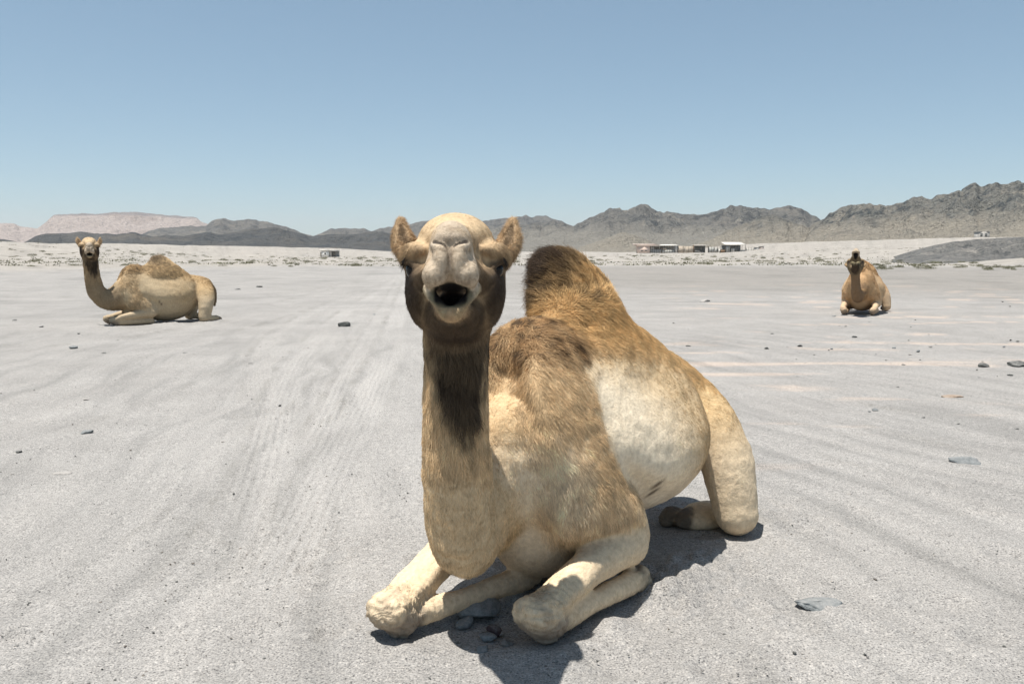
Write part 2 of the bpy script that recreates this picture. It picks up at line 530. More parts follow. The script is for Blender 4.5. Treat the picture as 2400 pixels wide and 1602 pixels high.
def groupd(ps, V, names):
    d = np.full(len(V), 9.0, np.float32)
    for p in ps:
        if p.tag in names:
            mk = np.all((V > (p.lo - FARD)) & (V < (p.hi + FARD)), axis=1)
            ix = np.nonzero(mk)[0]
            if len(ix): d[ix] = np.minimum(d[ix], prim_d(p, V[ix]))
    return d
MAIN = dict(ang=math.radians(33), org=(-.02, 2.74, 0.0), hump=(.51, -.075, 1.18))
def main_cfg():
    c = MAIN
    a = c['ang']; A = np.array([math.sin(a), math.cos(a), 0]); Rr = np.array([math.cos(a), -math.sin(a), 0]); o = np.array(c['org'])
    Bf = lambda s, l, z: o + A * s + Rr * l + np.array([0, 0, z])
    c['neck'] = dict(n=[Bf(.16, 0, .52), Bf(.02, -.05, .42), (-.150, 2.61, .335), (-.168, 2.535, .54), (-.166, 2.51, .78), (-.160, 2.475, .98), (-.158, 2.44, 1.08)],
                     r=[(.15, .20), (.125, .18), (.112, .165), (.104, .130), (.095, .12), (.094, .115), (.085, .10)], side=(1, 0.1, 0))
    c['head'] = dict(o=(-.156, 2.345, 1.165), yaw=math.radians(-88.5), pitch=math.radians(12), jaw=math.radians(5), mouth=1.15)
    L = []
    # fore leg on the animal's left (right in the picture): upper arm, forearm to the knee, folded shank
    L.append(dict(n=[Bf(.16, .21, .40), Bf(.31, .25, .30), Bf(.37, .265, .20)], r=[(.11, .09), (.105, .09), (.085, .08)], side=A, tag='arm', k=.05))
    L.append(dict(n=[(.385, 2.86, .19), (.285, 2.735, .18), (.175, 2.60, .14), (.092, 2.512, .090)], r=[.080, .068, .052, .050], tag='fore', k=.025))
    L.append(dict(n=[(.088, 2.508, .088), (.105, 2.525, .04)], r=[.068, .052], tag='knee', k=.03))
    L.append(dict(n=[(.13, 2.54, .055), (.27, 2.685, .06), (.40, 2.83, .06), (.44, 2.90, .05)], r=[.042, .038, .042, .05], tag='shank', k=.02))
    L.append(dict(n=[(.42, 2.88, .05), (.455, 2.925, .042)], r=[.052, .045], tag='foot', k=.02))
    # fore leg on the animal's right
    L.append(dict(n=[Bf(.16, -.21, .40), Bf(.30, -.25, .30), Bf(.34, -.27, .22)], r=[(.11, .09), (.105, .09), (.085, .08)], side=A, tag='arm', k=.05))
    L.append(dict(n=[(-.13, 3.00, .22), (-.215, 2.82, .18), (-.305, 2.65, .125), (-.365, 2.56, .085)], r=[.078, .066, .052, .052], tag='fore', k=.025))
    L.append(dict(n=[(-.368, 2.55, .088), (-.345, 2.56, .045)], r=[.072, .055], tag='knee', k=.03))
    L.append(dict(n=[(-.33, 2.565, .06), (-.18, 2.68, .062), (-.03, 2.81, .065), (.06, 2.92, .055)], r=[.045, .038, .040, .048], tag='shank', k=.015))
    L.append(dict(n=[(.06, 2.94, .06), (.12, 3.00, .05)], r=[.055, .05], tag='foot', k=.02))
    for K0, E0, sd in (((.088, 2.508, .09), (.385, 2.86, .19), 1), ((-.368, 2.55, .09), (-.13, 3.00, .22), -1)):
        K0 = np.array(K0); E0 = np.array(E0); ax = (E0 - K0) / np.linalg.norm(E0 - K0); lat = np.cross(ax, (0, 0, 1)); lat /= np.linalg.norm(lat)
        up = np.cross(lat, ax)
        for ls in (-1, 1):
            L.append(dict(n=[K0 + ax * .03 + lat * .046 * ls + up * .018, K0 + ax * .16 + lat * .050 * ls + up * .030, K0 + ax * .30 + lat * .040 * ls + up * .045], r=[.016, .014, .012], tag='tendon', k=.022))
        L.append(dict(n=[K0 - ax * .035 + lat * .025 + up * .02, K0 - ax * .035 - lat * .025 + up * .02], r=[.046, .046], tag='knee', k=.022))
        L.append(dict(n=[K0 + lat * .045 - up * .02, K0 + ax * .03 + lat * .05 - up * .03], r=[.030, .026], tag='knee', k=.015))
        L.append(dict(n=[K0 - lat * .045 - up * .02, K0 + ax * .03 - lat * .05 - up * .03], r=[.030, .026], tag='knee', k=.015))
    c['folds'] = [((.088, 2.508, .09), (.297, .352, .10), .05, .20), ((-.368, 2.55, .09), (.238, .45, .13), .05, .20)]
    # hind legs: thigh down to the stifle on the ground, shank and foot folded under
    L.append(dict(n=[Bf(1.25, .15, .56), Bf(1.25, .25, .45), Bf(1.22, .335, .28), Bf(1.17, .395, .09)], r=[(.16, .09), (.165, .095), (.155, .105), (.11, .085)], side=A, tag='thigh', k=.025))
    L.append(dict(n=[Bf(1.22, .38, .07), Bf(1.36, .36, .06), Bf(1.46, .33, .06)], r=[.06, .055, .06], tag='shank', k=.02))
    L.append(dict(n=[Bf(1.25, -.15, .56), Bf(1.25, -.25, .45), Bf(1.22, -.335, .28), Bf(1.17, -.395, .09)], r=[(.16, .09), (.165, .095), (.155, .105), (.11, .085)], side=A, tag='thigh', k=.025))
    L.append(dict(n=[Bf(1.22, -.38, .07), Bf(1.36, -.36, .06), Bf(1.46, -.33, .06)], r=[.06, .055, .06], tag='shank', k=.02))
    c['legs'] = L
    c['lumps'] = [(Bf(1.16, .10, .03), (.085, .045, .05), .012, 'foot'), (Bf(1.17, .175, .03), (.085, .045, .045), .012, 'foot'), (Bf(1.26, .22, .03), (.14, .10, .06), .03, 'shank')]
    # tail
    L.append(dict(n=[Bf(1.36, 0, .66), Bf(1.47, -.02, .52), Bf(1.48, -.06, .38), Bf(1.46, -.08, .26)], r=[.05, .035, .028, .02], tag='tail', k=.03))
    return c
# ------------------------------------------------------------------ coat: colour, fur, eyes
def spaced(segs):
    return np.concatenate([np.arange(a, b - 1e-6, h) for a, b, h in segs] + [[segs[-1][1]]])

def mixv(C, w, col):
    return C * (1 - w[:, None]) + np.array(col, np.float32) * w[:, None]

SKIN = None
def coat_materials():
    global SKIN, FUR, EYEM, LASH
    SKIN, t, b = new_mat("camel_hide")
    co = objco(t)
    n1 = noise(t, co, 60.0, 4, .6); n2 = noise(t, co, 9.0, 4, .55)
    c = attr(t, "coat")
    c = mixc(t, 1.0, c, ramp(t, n2, [(.25, (.90, .89, .88)), (.75, (1.06, 1.06, 1.05))]), 'MULTIPLY')
    c = mixc(t, 1.0, c, ramp(t, n1, [(.3, (.82, .80, .78)), (.7, (1.1, 1.1, 1.1))]), 'MULTIPLY')
    t.links.new(c, b.inputs["Base Color"])
    b.inputs["Roughness"].default_value = .8
    st = noise(t, objco(t, (70, 70, 14)), 1.0, 3, .6)
    h = mathn(t, 'ADD', mathn(t, 'MULTIPLY', st, .6), mathn(t, 'MULTIPLY', n1, .5))
    wr = noise(t, co, 22.0, 3, .5, 1.5)
    h = mathn(t, 'ADD', h, mathn(t, 'MULTIPLY', mathn(t, 'MULTIPLY', wr, attr(t, "wrinkle", "Fac")), 1.0))
    fine_ = noise(t, co, 260.0, 3, .7)
    h = mathn(t, 'ADD', h, mathn(t, 'MULTIPLY', fine_, .25))
    bump(t, b, h, .6, .011)
    FUR, t, b = new_mat("camel_fur")
    t.links.new(attr(t, "fcol"), b.inputs["Base Color"])
    b.inputs["Roughness"].default_value = .65
    b.inputs["Specular IOR Level"].default_value = .25
    EYEM, t, b = new_mat("camel_eye")
    b.inputs["Base Color"].default_value = (.006, .004, .003, 1); b.inputs["Roughness"].default_value = .18
    b.inputs["Specular IOR Level"].default_value = .22
    LASH, t, b = new_mat("camel_lash")
    b.inputs["Base Color"].default_value = (.012, .009, .007, 1)

def hair_object(name, roots, dirs, lens, bend, rad, cols, parent, mat, npt=4):
    n = len(roots)
    cu = bpy.data.hair_curves.new(name)
    cu.add_curves([npt] * n)
    ts = np.linspace(0, 1, npt, dtype=np.float32)
    pos = roots[:, None, :] + dirs[:, None, :] * (lens[:, None] * ts[None])[..., None] + bend[:, None, :] * (lens[:, None] * ts[None] ** 2)[..., None]
    cu.attributes['position'].data.foreach_set('vector', pos.astype(np.float32).ravel())
    ra = cu.attributes.get('radius') or cu.attributes.new('radius', 'FLOAT', 'POINT')
    rr = rad[:, None] * np.linspace(1.0, .25, npt)[None]
    ra.data.foreach_set('value', rr.astype(np.float32).ravel())
    ca = cu.attributes.new('fcol', 'FLOAT_COLOR', 'CURVE')
    C4 = np.ones((n, 4), np.float32); C4[:, :3] = cols
    ca.data.foreach_set('color', C4.ravel())
    cu.materials.append(mat)
    o = bpy.data.objects.new(name, cu)
    COL.objects.link(o); o.parent = parent
    return o

def build_camel(cfg, axes, look, label, loc, rz=0.0, nfur=0, frad=.0008, furscale=1.0, relax_it=8):
    ps = camel_prims(cfg)
    V, F = polygonise(ps, axes)
    HO, HR, HS = cfg['HO'], cfg['HR'], cfg['HS']
    hq = ((V - HO) @ HR / HS).astype(np.float32)                     # head frame
    dh = groupd(ps, V, ('head', 'nose', 'lip', 'jaw', 'rim', 'ear', 'flap', 'lid'))
    whead = (dh < .03) & (hq[:, 0] > -.25)
    V = relax(V, F, relax_it, .5, np.where(whead, .08, 1.0).astype(np.float32))
    # gentle unevenness of muscle and hide
    A, Rr, o = cfg['A'], cfg['Rr'], np.array(cfg['org'])
    Nn, area = vnormals(V, F)
    n1 = perlin3(V * 9.0) * .5 + perlin3(V * 21.0) * .25
    body = np.where(whead, .15, 1.0)
    V = (V + Nn * (n1 * .010 * body)[:, None]).astype(np.float32)
    wk = 1 - sstep(.0, .03, groupd(ps, V, ('knee', 'foot'))); wl = (1 - sstep(.0, .03, groupd(ps, V, ('fore', 'shank', 'thigh')))) * (V[:, 2] < .35)
    fold = np.abs(perlin3(V * np.array([16, 16, 34], np.float32) + 3)); fold2 = np.abs(perlin3(V * 38.0 + 8))
    V = (V + Nn * (-(wk * (.0070 * np.clip(.30 - fold, 0, 1) / .30 + .0020 * np.clip(.3 - fold2, 0, 1) / .3) + wl * .0012 * np.clip(.3 - fold2, 0, 1) / .3))[:, None]).astype(np.float32)
    for kc, ax, d0, d1 in cfg.get('folds', []):          # skin folds round the bent joints
        ax = np.array(ax) / np.linalg.norm(ax); rv = V - np.array(kc); tt = rv @ ax
        rr_ = np.linalg.norm(rv - tt[:, None] * ax, axis=1)
        wf = sstep(-.03, .02, tt) * (1 - sstep(d0, d1, tt)) * (1 - sstep(.09, .13, rr_))
        ph = tt / .021 + perlin3(V * 14.0) * 1.1 + perlin3(V * 33.0) * .5
        V = (V + Nn * (wf * (.0068 * np.abs(np.sin(np.pi * ph)) - .0045))[:, None]).astype(np.float32)
    dn = groupd(ps, V, ('neck',))
    vf = (1 - sstep(.01, .06, dn)) * (1 - sstep(.55, .80, V[:, 2])) * (~whead) * sstep(.16, .24, V[:, 2])
    V = (V + Nn * (vf * .0045 * perlin3(V * np.array([38, 38, 5], np.float32)))[:, None]).astype(np.float32)
    q = V - o
    s = q @ A; l = q @ Rr; z = V[:, 2]
    g = {k: groupd(ps, V, (k,)) for k in ('trunk', 'hump', 'withers', 'croup', 'shoulder', 'neck', 'arm', 'fore', 'knee', 'shank', 'foot', 'thigh', 'nose', 'lip', 'rim', 'mouth', 'ear', 'earin', 'flap', 'socket', 'tail', 'jaw', 'slit', 'cleft', 'lid', 'tendon')}
    near = lambda k, a=.0, b=.03: 1 - sstep(a, b, g[k])
    nA = perlin3(V * 6.0); nB = perlin3(V * 17.0 + 5); nC = perlin3(V * 45.0 + 9)
    K = look
    C = np.tile(np.array(K['base'], np.float32), (len(V), 1))
    L = np.full(len(V), .012, np.float32)           # fur length
    lift = np.full(len(V), .30, np.float32)
    D = np.full(len(V), 1.0, np.float32)            # fur density
    flow = np.tile((A * .6 - np.array([0, 0, .75])).astype(np.float32), (len(V), 1))
    wr = np.zeros(len(V), np.float32)
    trunk = near('trunk', .02, .06)
    zb = 1.0 - .33 * s + nA * .03 + nB * .02
    cream = trunk * sstep(.11, .25, s + (.6 - z) * -.12 + nB * .02) * (1 - sstep(.38, .82, s + (z - .55) * .55 + nA * .06 + nB * .03)) * (1 - sstep(zb - .20, zb + .02, z + nC * .03))
    C = mixv(C, cream * K.get('creamw', 1), K['cream']); L = L * (1 - cream) + .007 * cream; lift = lift * (1 - cream) + .15 * cream
    patch = trunk * np.exp(-((s - .92) / .14) ** 2 - ((z - .46 + (s - .92) * .3) / .12) ** 2) * sstep(-.35, .25, nA + nB * .5 + .15)
    C = mixv(C, np.clip(patch * .6, 0, 1), K['patch'])
    low = trunk * (1 - sstep(.26, .42, z + nA * .03))
    C = mixv(C, low * .6, K['belly']); L = L * (1 - low * .5)
    sh = near('shoulder', .02, .08) * (1 - cream)
    C = mixv(C, sh * (.65 + .35 * nA), K['shoulder']); L = L + .013 * sh
    chestside = np.maximum(sh, trunk) * (1 - sstep(-.04, .07, s + nB * .03 - np.abs(l) * .15)) * (1 - sstep(.50, .66, z))
    C = mixv(C, np.clip(chestside * .9, 0, 1), K['cream'])
    top = sstep(-.04, .10, z - zb) * (1 - near('neck', -.02, .05)) * (1 - whead)
    C = mixv(C, top * .85, K['back']); L = L + .012 * top; lift = lift + .15 * top
    wi = near('withers', .02, .08) * sstep(.76, .90, z + nB * .03)
    C = mixv(C, wi * np.clip(.75 + .5 * nB, 0, 1), K['withers']); L = L + .016 * wi; lift = lift + .3 * wi
    wd_ = wi * sstep(.15, .40, nC + nB * .5)
    C = mixv(C, np.clip(wd_, 0, 1) * .8, K['dark'])
    hs, hl, hz = cfg['hump']
    hu = near('hump', .02, .09) * sstep(hz - .42, hz - .24, z + nA * .04 + nB * .02)
    C = mixv(C, hu, K['hump']); L = L * (1 - hu) + .040 * hu; lift = lift * (1 - hu) + .50 * hu
    tipc = o + A * (hs - .05) + Rr * (hl * 1.7) + np.array([0, 0, hz - .05])
    tp = hu * (1 - sstep(.085, .20, np.linalg.norm(V - tipc, axis=1) + nB * .03 + nC * .02))
    C = mixv(C, tp * .95, K['tip']); L = L + .026 * tp
    streak = hu * sstep(.05, .45, perlin3(V @ np.array([[34, 0, 8], [0, 34, 8], [-20, 10, 14]], np.float32))) * sstep(hz - .24, hz - .1, z + nB * .03)
    C = mixv(C, streak * .65, K['tip'])
    up = hu * sstep(hz - .24, hz - .08, z)
    flow = flow * (1 - up[:, None]) + up[:, None] * (np.array([0, 0, .6]) - Rr * .9 - A * .25) + (4 * up * (1 - up))[:, None] * A * .8
    # neck
    ne = near('neck', -.01, .05) * (1 - sstep(-.01, .03, -dh + .0)) * (1 - sstep(.02, .10, s))
    C = mixv(C, ne * .85, K['neck'])
    flow = flow * (1 - ne[:, None]) + ne[:, None] * np.array([0, 0, -1.0])
    fwd = HR[:, 0] * np.array([1, 1, 0]); fwd = fwd / np.linalg.norm(fwd)
    lefth = np.array([-fwd[1], fwd[0], 0])
    nkc = np.array(cfg['neck']['n'], float)
    order = np.argsort(nkc[:, 2])
    cx = np.interp(z, nkc[order, 2], nkc[order, 0]); cy = np.interp(z, nkc[order, 2], nkc[order, 1])
    rel = np.stack([V[:, 0] - cx, V[:, 1] - cy, 0 * z], 1)
    fr = rel @ fwd; la = rel @ lefth
    tz0, tz1 = K['throat']
    nS = perlin3(V * np.array([55, 55, 7], np.float32) + 2)
    tw = .028 + .070 * sstep(tz0 + .03, tz0 + .33, z)  # dark throat hair, widened upwards with the head's shade painted in
    thr = ne * sstep(-.05, .02, fr + .03 * sstep(.8, 1.0, z)) * (1 - sstep(tw * .6, tw * 1.5, np.abs(la - .024) + nB * .022 + nC * .010 + nS * .030)) * sstep(tz0, tz0 + .14, z + nB * .05 + nS * .10 + la * .6) * (1 - sstep(tz1, tz1 + .05, z))
    C = mixv(C, np.clip(thr * 1.05, 0, 1), K['throatc']); L = L + .034 * thr * (1 - sstep(.05, .09, np.abs(la))); lift = lift + .15 * thr
    ruff = ne * sstep(.0, .05, fr) * sstep(tz0 - .12, tz0 + .02, z) * (1 - thr)
    C = mixv(C, ruff * .55, K['shoulder']); L = L + .016 * ruff
    nape = ne * (1 - sstep(-.07, -.03, fr)); L = L + .015 * nape; C = mixv(C, nape * .6, K['back'])
    # legs
    lg = np.maximum.reduce([near('fore'), near('knee'), near('tendon'), near('shank'), near('thigh', .0, .05), near('arm', 0, .05) * .7])
    lowl = lg * (1 - sstep(.30, .5, z))
    C = mixv(C, lowl * .9, K['leg']); L = L * (1 - lowl) + .006 * lowl; lift = lift * (1 - lowl * .6)
    flow = flow * (1 - lowl[:, None] * .7) + lowl[:, None] * .7 * (-np.array([0, 0, .6]) - A * .6)
    wr = np.maximum(wr, lowl * .6 * (1 - .8 * near('thigh', .0, .05)))
    thi = near('thigh', .0, .05) * sstep(.42, .58, z)
    C = mixv(C, thi * .7, K['back'])
    hairband = near('arm', .0, .06) * sstep(.24, .32, z) * (1 - sstep(.40, .50, z)) * (s < .35)
    L = L + .016 * hairband; lift = lift + .2 * hairband; C = mixv(C, hairband * .45 * sstep(-.2, .4, nB), K['shoulder'])
    pad = near('knee', .0, .03) * (1 - sstep(.05, .11, z + nB * .025))
    C = mixv(C, pad * .75, K['pad']); D *= 1 - pad; wr = np.maximum(wr, near('knee') * 2.2)
    kn = near('knee'); C = mixv(C, kn * .35 * sstep(-.1, .4, nB), K['pad'])
    ft = near('foot', .0, .015); C = mixv(C, ft * .9, K['foot']); D *= 1 - ft * .9
    tl = near('tail', .0, .02); C = mixv(C, tl * .6, K['dark'])
    callus = trunk * sum(np.exp(-((s - a) / .012) ** 2 - ((z - b_) / .022) ** 2 - ((l - .30) / .15) ** 2) for a, b_ in ((.47, .375), (.50, .335)))
    C = mixv(C, np.clip(callus * 1.2, 0, .9), (.12, .085, .06))
    # head
    hw = whead.astype(np.float32) * (1 - sstep(.0, .03, dh))
    hx, hy, hzz = hq[:, 0], np.abs(hq[:, 1]), hq[:, 2]
    jz = -.10
    C = mixv(C, hw, K['face'])
    L = np.where(hw > .5, .007, L); lift = np.where(hw > .5, .22, lift); D = np.where(hw > .5, D * 1.1, D)
    toph = hw * sstep(.03, .09, hzz + nB * .01); C = mixv(C, toph * .9, K['forehead']); L = L + .004 * toph
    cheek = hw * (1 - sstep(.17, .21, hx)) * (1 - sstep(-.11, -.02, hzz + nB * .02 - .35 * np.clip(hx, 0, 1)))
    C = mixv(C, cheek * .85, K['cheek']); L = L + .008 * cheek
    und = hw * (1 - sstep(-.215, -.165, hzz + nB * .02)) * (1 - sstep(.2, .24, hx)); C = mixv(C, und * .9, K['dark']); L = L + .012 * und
    eye = hw * np.exp(-((hx - .028) / .065) ** 2 - ((hzz + .055) / .062) ** 2) * sstep(.070, .10, hy + nB * .008)  # tear stain and dark hair, plus painted shade of the eye hollow
    C = mixv(C, np.clip(eye * 1.3, 0, 1), K['dark']); D *= 1 - np.clip(eye, 0, .6)
    brow = hw * np.exp(-((hx - .0) / .06) ** 2 - ((hzz - .025) / .022) ** 2) * sstep(.08, .11, hy)
    C = mixv(C, brow * .6, K['forehead']); L = L + .020 * brow; lift = lift + .45 * brow
    mz = hw * sstep(.16, .21, hx) * sstep(-.16, -.12, hzz)
    C = mixv(C, mz * .8, K['muzzle']); C = mixv(C, mz * .45 * sstep(.1, .5, nB + nC * .6), K['face'])
    nD = perlin3(V * 120.0 + 4)
    C = mixv(C, mz * .55 * sstep(.05, .5, nD * .7 + nC * .6 - nB * .3), (.17, .125, .085))
    C = mixv(C, hw * (1 - mz) * .35 * sstep(.05, .5, nC + nB * .5), K['cheek']); L = np.where(mz > .5, .0065, L)
    ns = near('nose', -.006, .010) * hw * sstep(.15, .20, hx) * sstep(-.02, .0, hzz); C = mixv(C, ns * .85, K['nose'])
    fl = near('flap', -.004, .004) * hw; C = mixv(C, fl * .8, K['flap']); D *= 1 - fl
    sl_ = 1 - sstep(.001, .004, np.abs(g['slit'])) ; C = mixv(C, sl_ * hw * .92, (.022, .017, .014)); D *= 1 - sl_ * hw  # nostril slits painted near-black for the shade inside them
    el = lambda c0, r0: np.sqrt(((hx - c0[0]) / r0[0]) ** 2 + (hy / r0[1]) ** 2 + ((hzz - c0[1]) / r0[2]) ** 2)
    mo_ = max(1.0, cfg['head'].get('mouth', 1.0) * .9)
    inn = hw * (1 - sstep(.85, 1.1, el((.235, -.132), (.075, .056, .036)))); C = mixv(C, inn * .85, K['inlip']); D *= 1 - inn * .8
    deep = hw * (1 - sstep(.75, 1.02, el((.195, -.128 - .02 * (mo_ - 1)), (.095, .050, .044 * mo_)))); C = mixv(C, deep, (.008, .006, .006)); D *= 1 - deep  # mouth cavity near-black, its inner shade put into the colour
    rimo = near('rim', -.004, .005) * hw * sstep(.95, 1.15, el((.235, -.132), (.075, .056, .036))); C = mixv(C, rimo * .7, K['rim'])
    dk = (1 - sstep(.002, .009, g['mouth'])) * hw * (1 - sstep(.255, .270, hx)) * (1 - sstep(.036, .046, hy)); C = mixv(C, dk, (.008, .006, .006)); D *= 1 - dk  # cavity walls painted dark as well, in place of shade
    cl_ = (1 - sstep(.0, .004, np.abs(g['cleft']))) * hw; C = mixv(C, cl_ * .5, (.13, .10, .08))  # crease shade of the lip cleft painted as a darker line
    ld = near('lid', -.002, .004) * hw; C = mixv(C, ld * .8, K['dark']); D *= 1 - ld * .5
    ea = near('ear', .0, .01) * hw * (hx < -.06) * (hy > .115); C = mixv(C, ea * .8, K['ear']); L = np.where(ea > .5, .015, L); lift = np.where(ea > .5, .5, lift)
    ei = 1 - sstep(.0, .005, np.abs(g['earin'])); C = mixv(C, ei * ea * .7, K['earin'])
    hflow = (-.8 * HR[:, 0][None] - .45 * HR[:, 2][None] * (hzz < .05)[:, None] + .25 * (np.sign(hq[:, 1]) * (hzz < .06))[:, None] * HR[:, 1][None])
    flow = flow * (1 - hw[:, None]) + hw[:, None] * hflow
    bl = 1 + .05 * nA + .05 * nC
    C = np.clip(C * bl[:, None], .004, .9).astype(np.float32)
    root = empty("camel", loc, rz)
    tag(root, *label)
    Vl = V - o.astype(np.float32)
    ob = mesh_np("body", Vl, F, SKIN, root)
    vcol(ob.data, "coat", C); vfloat(ob.data, "wrinkle", wr)
    # fur
    if nfur:
        Nn, area = vnormals(V, F)
        w = area * np.clip(D, 0, 2) * (1 + np.clip(L - .012, 0, .05) * 30) * (z > .02) * (hw * 2.2 + 1)
        w = w / w.sum()
        ix = np.random.default_rng(11).choice(len(V), nfur, p=w)
        r2 = np.random.default_rng(12)
        Nr = Nn[ix]; h = np.sqrt(area[ix])[:, None]
        jit = r2.normal(size=(nfur, 3)); jit -= Nr * (jit * Nr).sum(1)[:, None]
        R0 = Vl[ix] + jit * h * .5 - Nr * .001
        fl_ = flow[ix]
        cl = np.stack([perlin3(V[ix] * 28.0 + k * 13) for k in range(3)], 1)
        fl_ = fl_ / (np.linalg.norm(fl_, axis=1)[:, None] + 1e-6) + cl * .55 + r2.normal(size=(nfur, 3)) * .16
        ft_ = fl_ - Nr * (fl_ * Nr).sum(1)[:, None]
        ft_ /= np.linalg.norm(ft_, axis=1)[:, None] + 1e-6
        lf = (lift[ix] * (1 + .5 * cl[:, 0]) * r2.uniform(.6, 1.4, nfur))[:, None]
        dr = ft_ + Nr * lf; dr /= np.linalg.norm(dr, axis=1)[:, None]
        ln = L[ix] * r2.uniform(.6, 1.25, nfur) * (1 + .35 * cl[:, 1]) * furscale
        bend = -Nr * .35 * lf + np.array([0, 0, -.18]) + r2.normal(size=(nfur, 3)) * .08
        cc = C[ix] * (r2.uniform(.68, 1.30, nfur))[:, None] * (1 + .38 * cl[:, 2:3]) * np.array([1.03, 1.0, .95])
        rad = frad * (1 + np.clip(L[ix] - .01, 0, .04) * 10) * np.where(hw[ix] > .5, .6, 1)
        hair_object("fur", R0.astype(np.float32), dr.astype(np.float32), ln.astype(np.float32), bend.astype(np.float32), rad.astype(np.float32), np.clip(cc, .003, .9), root, FUR)
    # eyes and lashes
    for sg in (-1, 1):
        c = HO + HR @ (np.array((.016, sg * .106, -.022)) * HS) - o
        th = np.linspace(0, np.pi, 13); ph = np.linspace(0, 2 * np.pi, 24, endpoint=False)
        S = np.array([[math.sin(a) * math.cos(b_), math.sin(a) * math.sin(b_), math.cos(a)] for a in th for b_ in ph]) * .027 * HS
        Fq = [(i * 24 + j, (i + 1) * 24 + j, (i + 1) * 24 + (j + 1) % 24, i * 24 + (j + 1) % 24) for i in range(12) for j in range(24)]
        eo = mesh_np("eye", S, Fq, EYEM, root, loc=c)
        if nfur > 50000:
            r3 = np.random.default_rng(20 + sg)
            n = 60
            a = r3.uniform(-.9, .9, n)
            base = np.stack([.020 + .030 * np.sin(a) , sg * (.122 + .014 * np.cos(a)), .004 + 0 * a + r3.normal(size=n) * .002], 1)
            dr = np.stack([.7 + .4 * np.sin(a), sg * (.35 + .2 * r3.normal(size=n)), -.75 + .25 * r3.normal(size=n)], 1)
            dr /= np.linalg.norm(dr, axis=1)[:, None]
            Rw = (HO + (base * HS) @ HR.T - o - c).astype(np.float32)
            ho = hair_object("eyelashes", Rw, (dr @ HR.T).astype(np.float32), r3.uniform(.015, .030, n).astype(np.float32), np.tile((0, 0, -.3), (n, 1)).astype(np.float32), np.full(n, .0006, np.float32), np.full((n, 3), .01), eo, LASH)
    return root

LOOK_MAIN = dict(base=(.62, .46, .275), cream=(.78, .665, .50), patch=(.42, .30, .165), belly=(.66, .56, .43), shoulder=(.66, .49, .30), back=(.60, .42, .215),
    withers=(.36, .215, .10), dark=(.045, .030, .020), throatc=(.036, .025, .017), hump=(.60, .40, .19), tip=(.034, .019, .013), neck=(.62, .475, .30), throat=(.60, 1.12), leg=(.70, .565, .395),
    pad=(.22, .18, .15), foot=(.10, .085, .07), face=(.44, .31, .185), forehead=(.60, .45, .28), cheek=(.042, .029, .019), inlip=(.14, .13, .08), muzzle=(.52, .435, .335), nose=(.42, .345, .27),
    flap=(.60, .52, .42), rim=(.30, .265, .155), ear=(.42, .29, .17), earin=(.10, .07, .045))
# ------------------------------------------------------------------ ground
def gpt(xd, yd, z=0.0):
    """ground point seen at a place of the photograph (2349 px wide view)"""
    x = (xd * 2400 / 2349 - 1200) / FPX; y = (yd * 2400 / 2349 - 801) / FPX
    a = math.atan(y) + PITCH
    d = (CAM_Z - z) / math.tan(a)
    zc = d * math.cos(PITCH) + (CAM_Z - z) * math.sin(PITCH)
    return x * zc, d

TRACKS = []      # (polyline, width, depth, ribs, paleness)
def tr(pts, w, dep, ribs, pale): TRACKS.append((catmull(np.array([gpt(*p) for p in pts]), 6), w, dep, ribs, pale))
tr([(560, 1500), (650, 1300), (735, 1130), (800, 1000), (850, 900), (893, 790), (918, 700), (934, 640), (940, 612)], .34, .012, .045, 1.0)
tr([(520, 1330), (580, 1150), (622, 1010), (650, 900), (702, 800), (775, 730), (850, 680), (915, 635)], .30, .010, .05, .8)
tr([(640, 1000), (605, 930), (592, 870), (600, 815), (640, 760), (740, 705), (860, 650)], .26, .009, .04, .5)
tr([(700, 1060), (760, 940), (800, 850), (850, 760), (895, 680), (925, 628)], .22, .010, .05, .8)
tr([(300, 1560), (430, 1330), (560, 1150), (660, 990), (760, 860), (830, 770)], .24, .012, 0, .3)
tr([(20, 1500), (220, 1330), (420, 1180), (600, 1020)], .22, .012, 0, .2)
tr([(160, 1120), (380, 1215), (540, 1305), (680, 1380), (800, 1450)], .20, .014, 0, .2)
tr([(740, 1170), (860, 1250), (960, 1330)], .22, .012, 0, .3)
tr([(0, 1220), (120, 1330), (200, 1460)], .22, .010, 0, .2)
tr([(0, 830), (180, 790), (420, 760), (640, 700), (860, 640)], .5, .016, 0, .2)
tr([(0, 930), (250, 860), (470, 790), (700, 720), (890, 650)], .4, .014, 0, .2)
tr([(60, 1010), (300, 960), (520, 870), (640, 800)], .4, .014, 0, .3)
tr([(0, 690), (250, 680), (520, 690), (760, 660), (900, 620)], .5, .02, 0, .2)
tr([(1740, 1130), (1900, 1215), (2080, 1290), (2348, 1400)], .22, .013, 0, .1)
tr([(1700, 1000), (1880, 1060), (2100, 1120), (2348, 1180)], .25, .013, 0, .1)
tr([(1640, 1280), (1800, 1350), (2000, 1440), (2250, 1567)], .2, .012, 0, .15)
tr([(1760, 870), (1950, 930), (2150, 965), (2348, 990)], .3, .014, 0, .2)
tr([(1700, 940), (1840, 960), (2050, 1010), (2348, 1080)], .3, .013, 0, .1)
tr([(1480, 1400), (1640, 1450), (1800, 1520), (1900, 1567)], .2, .010, 0, .1)
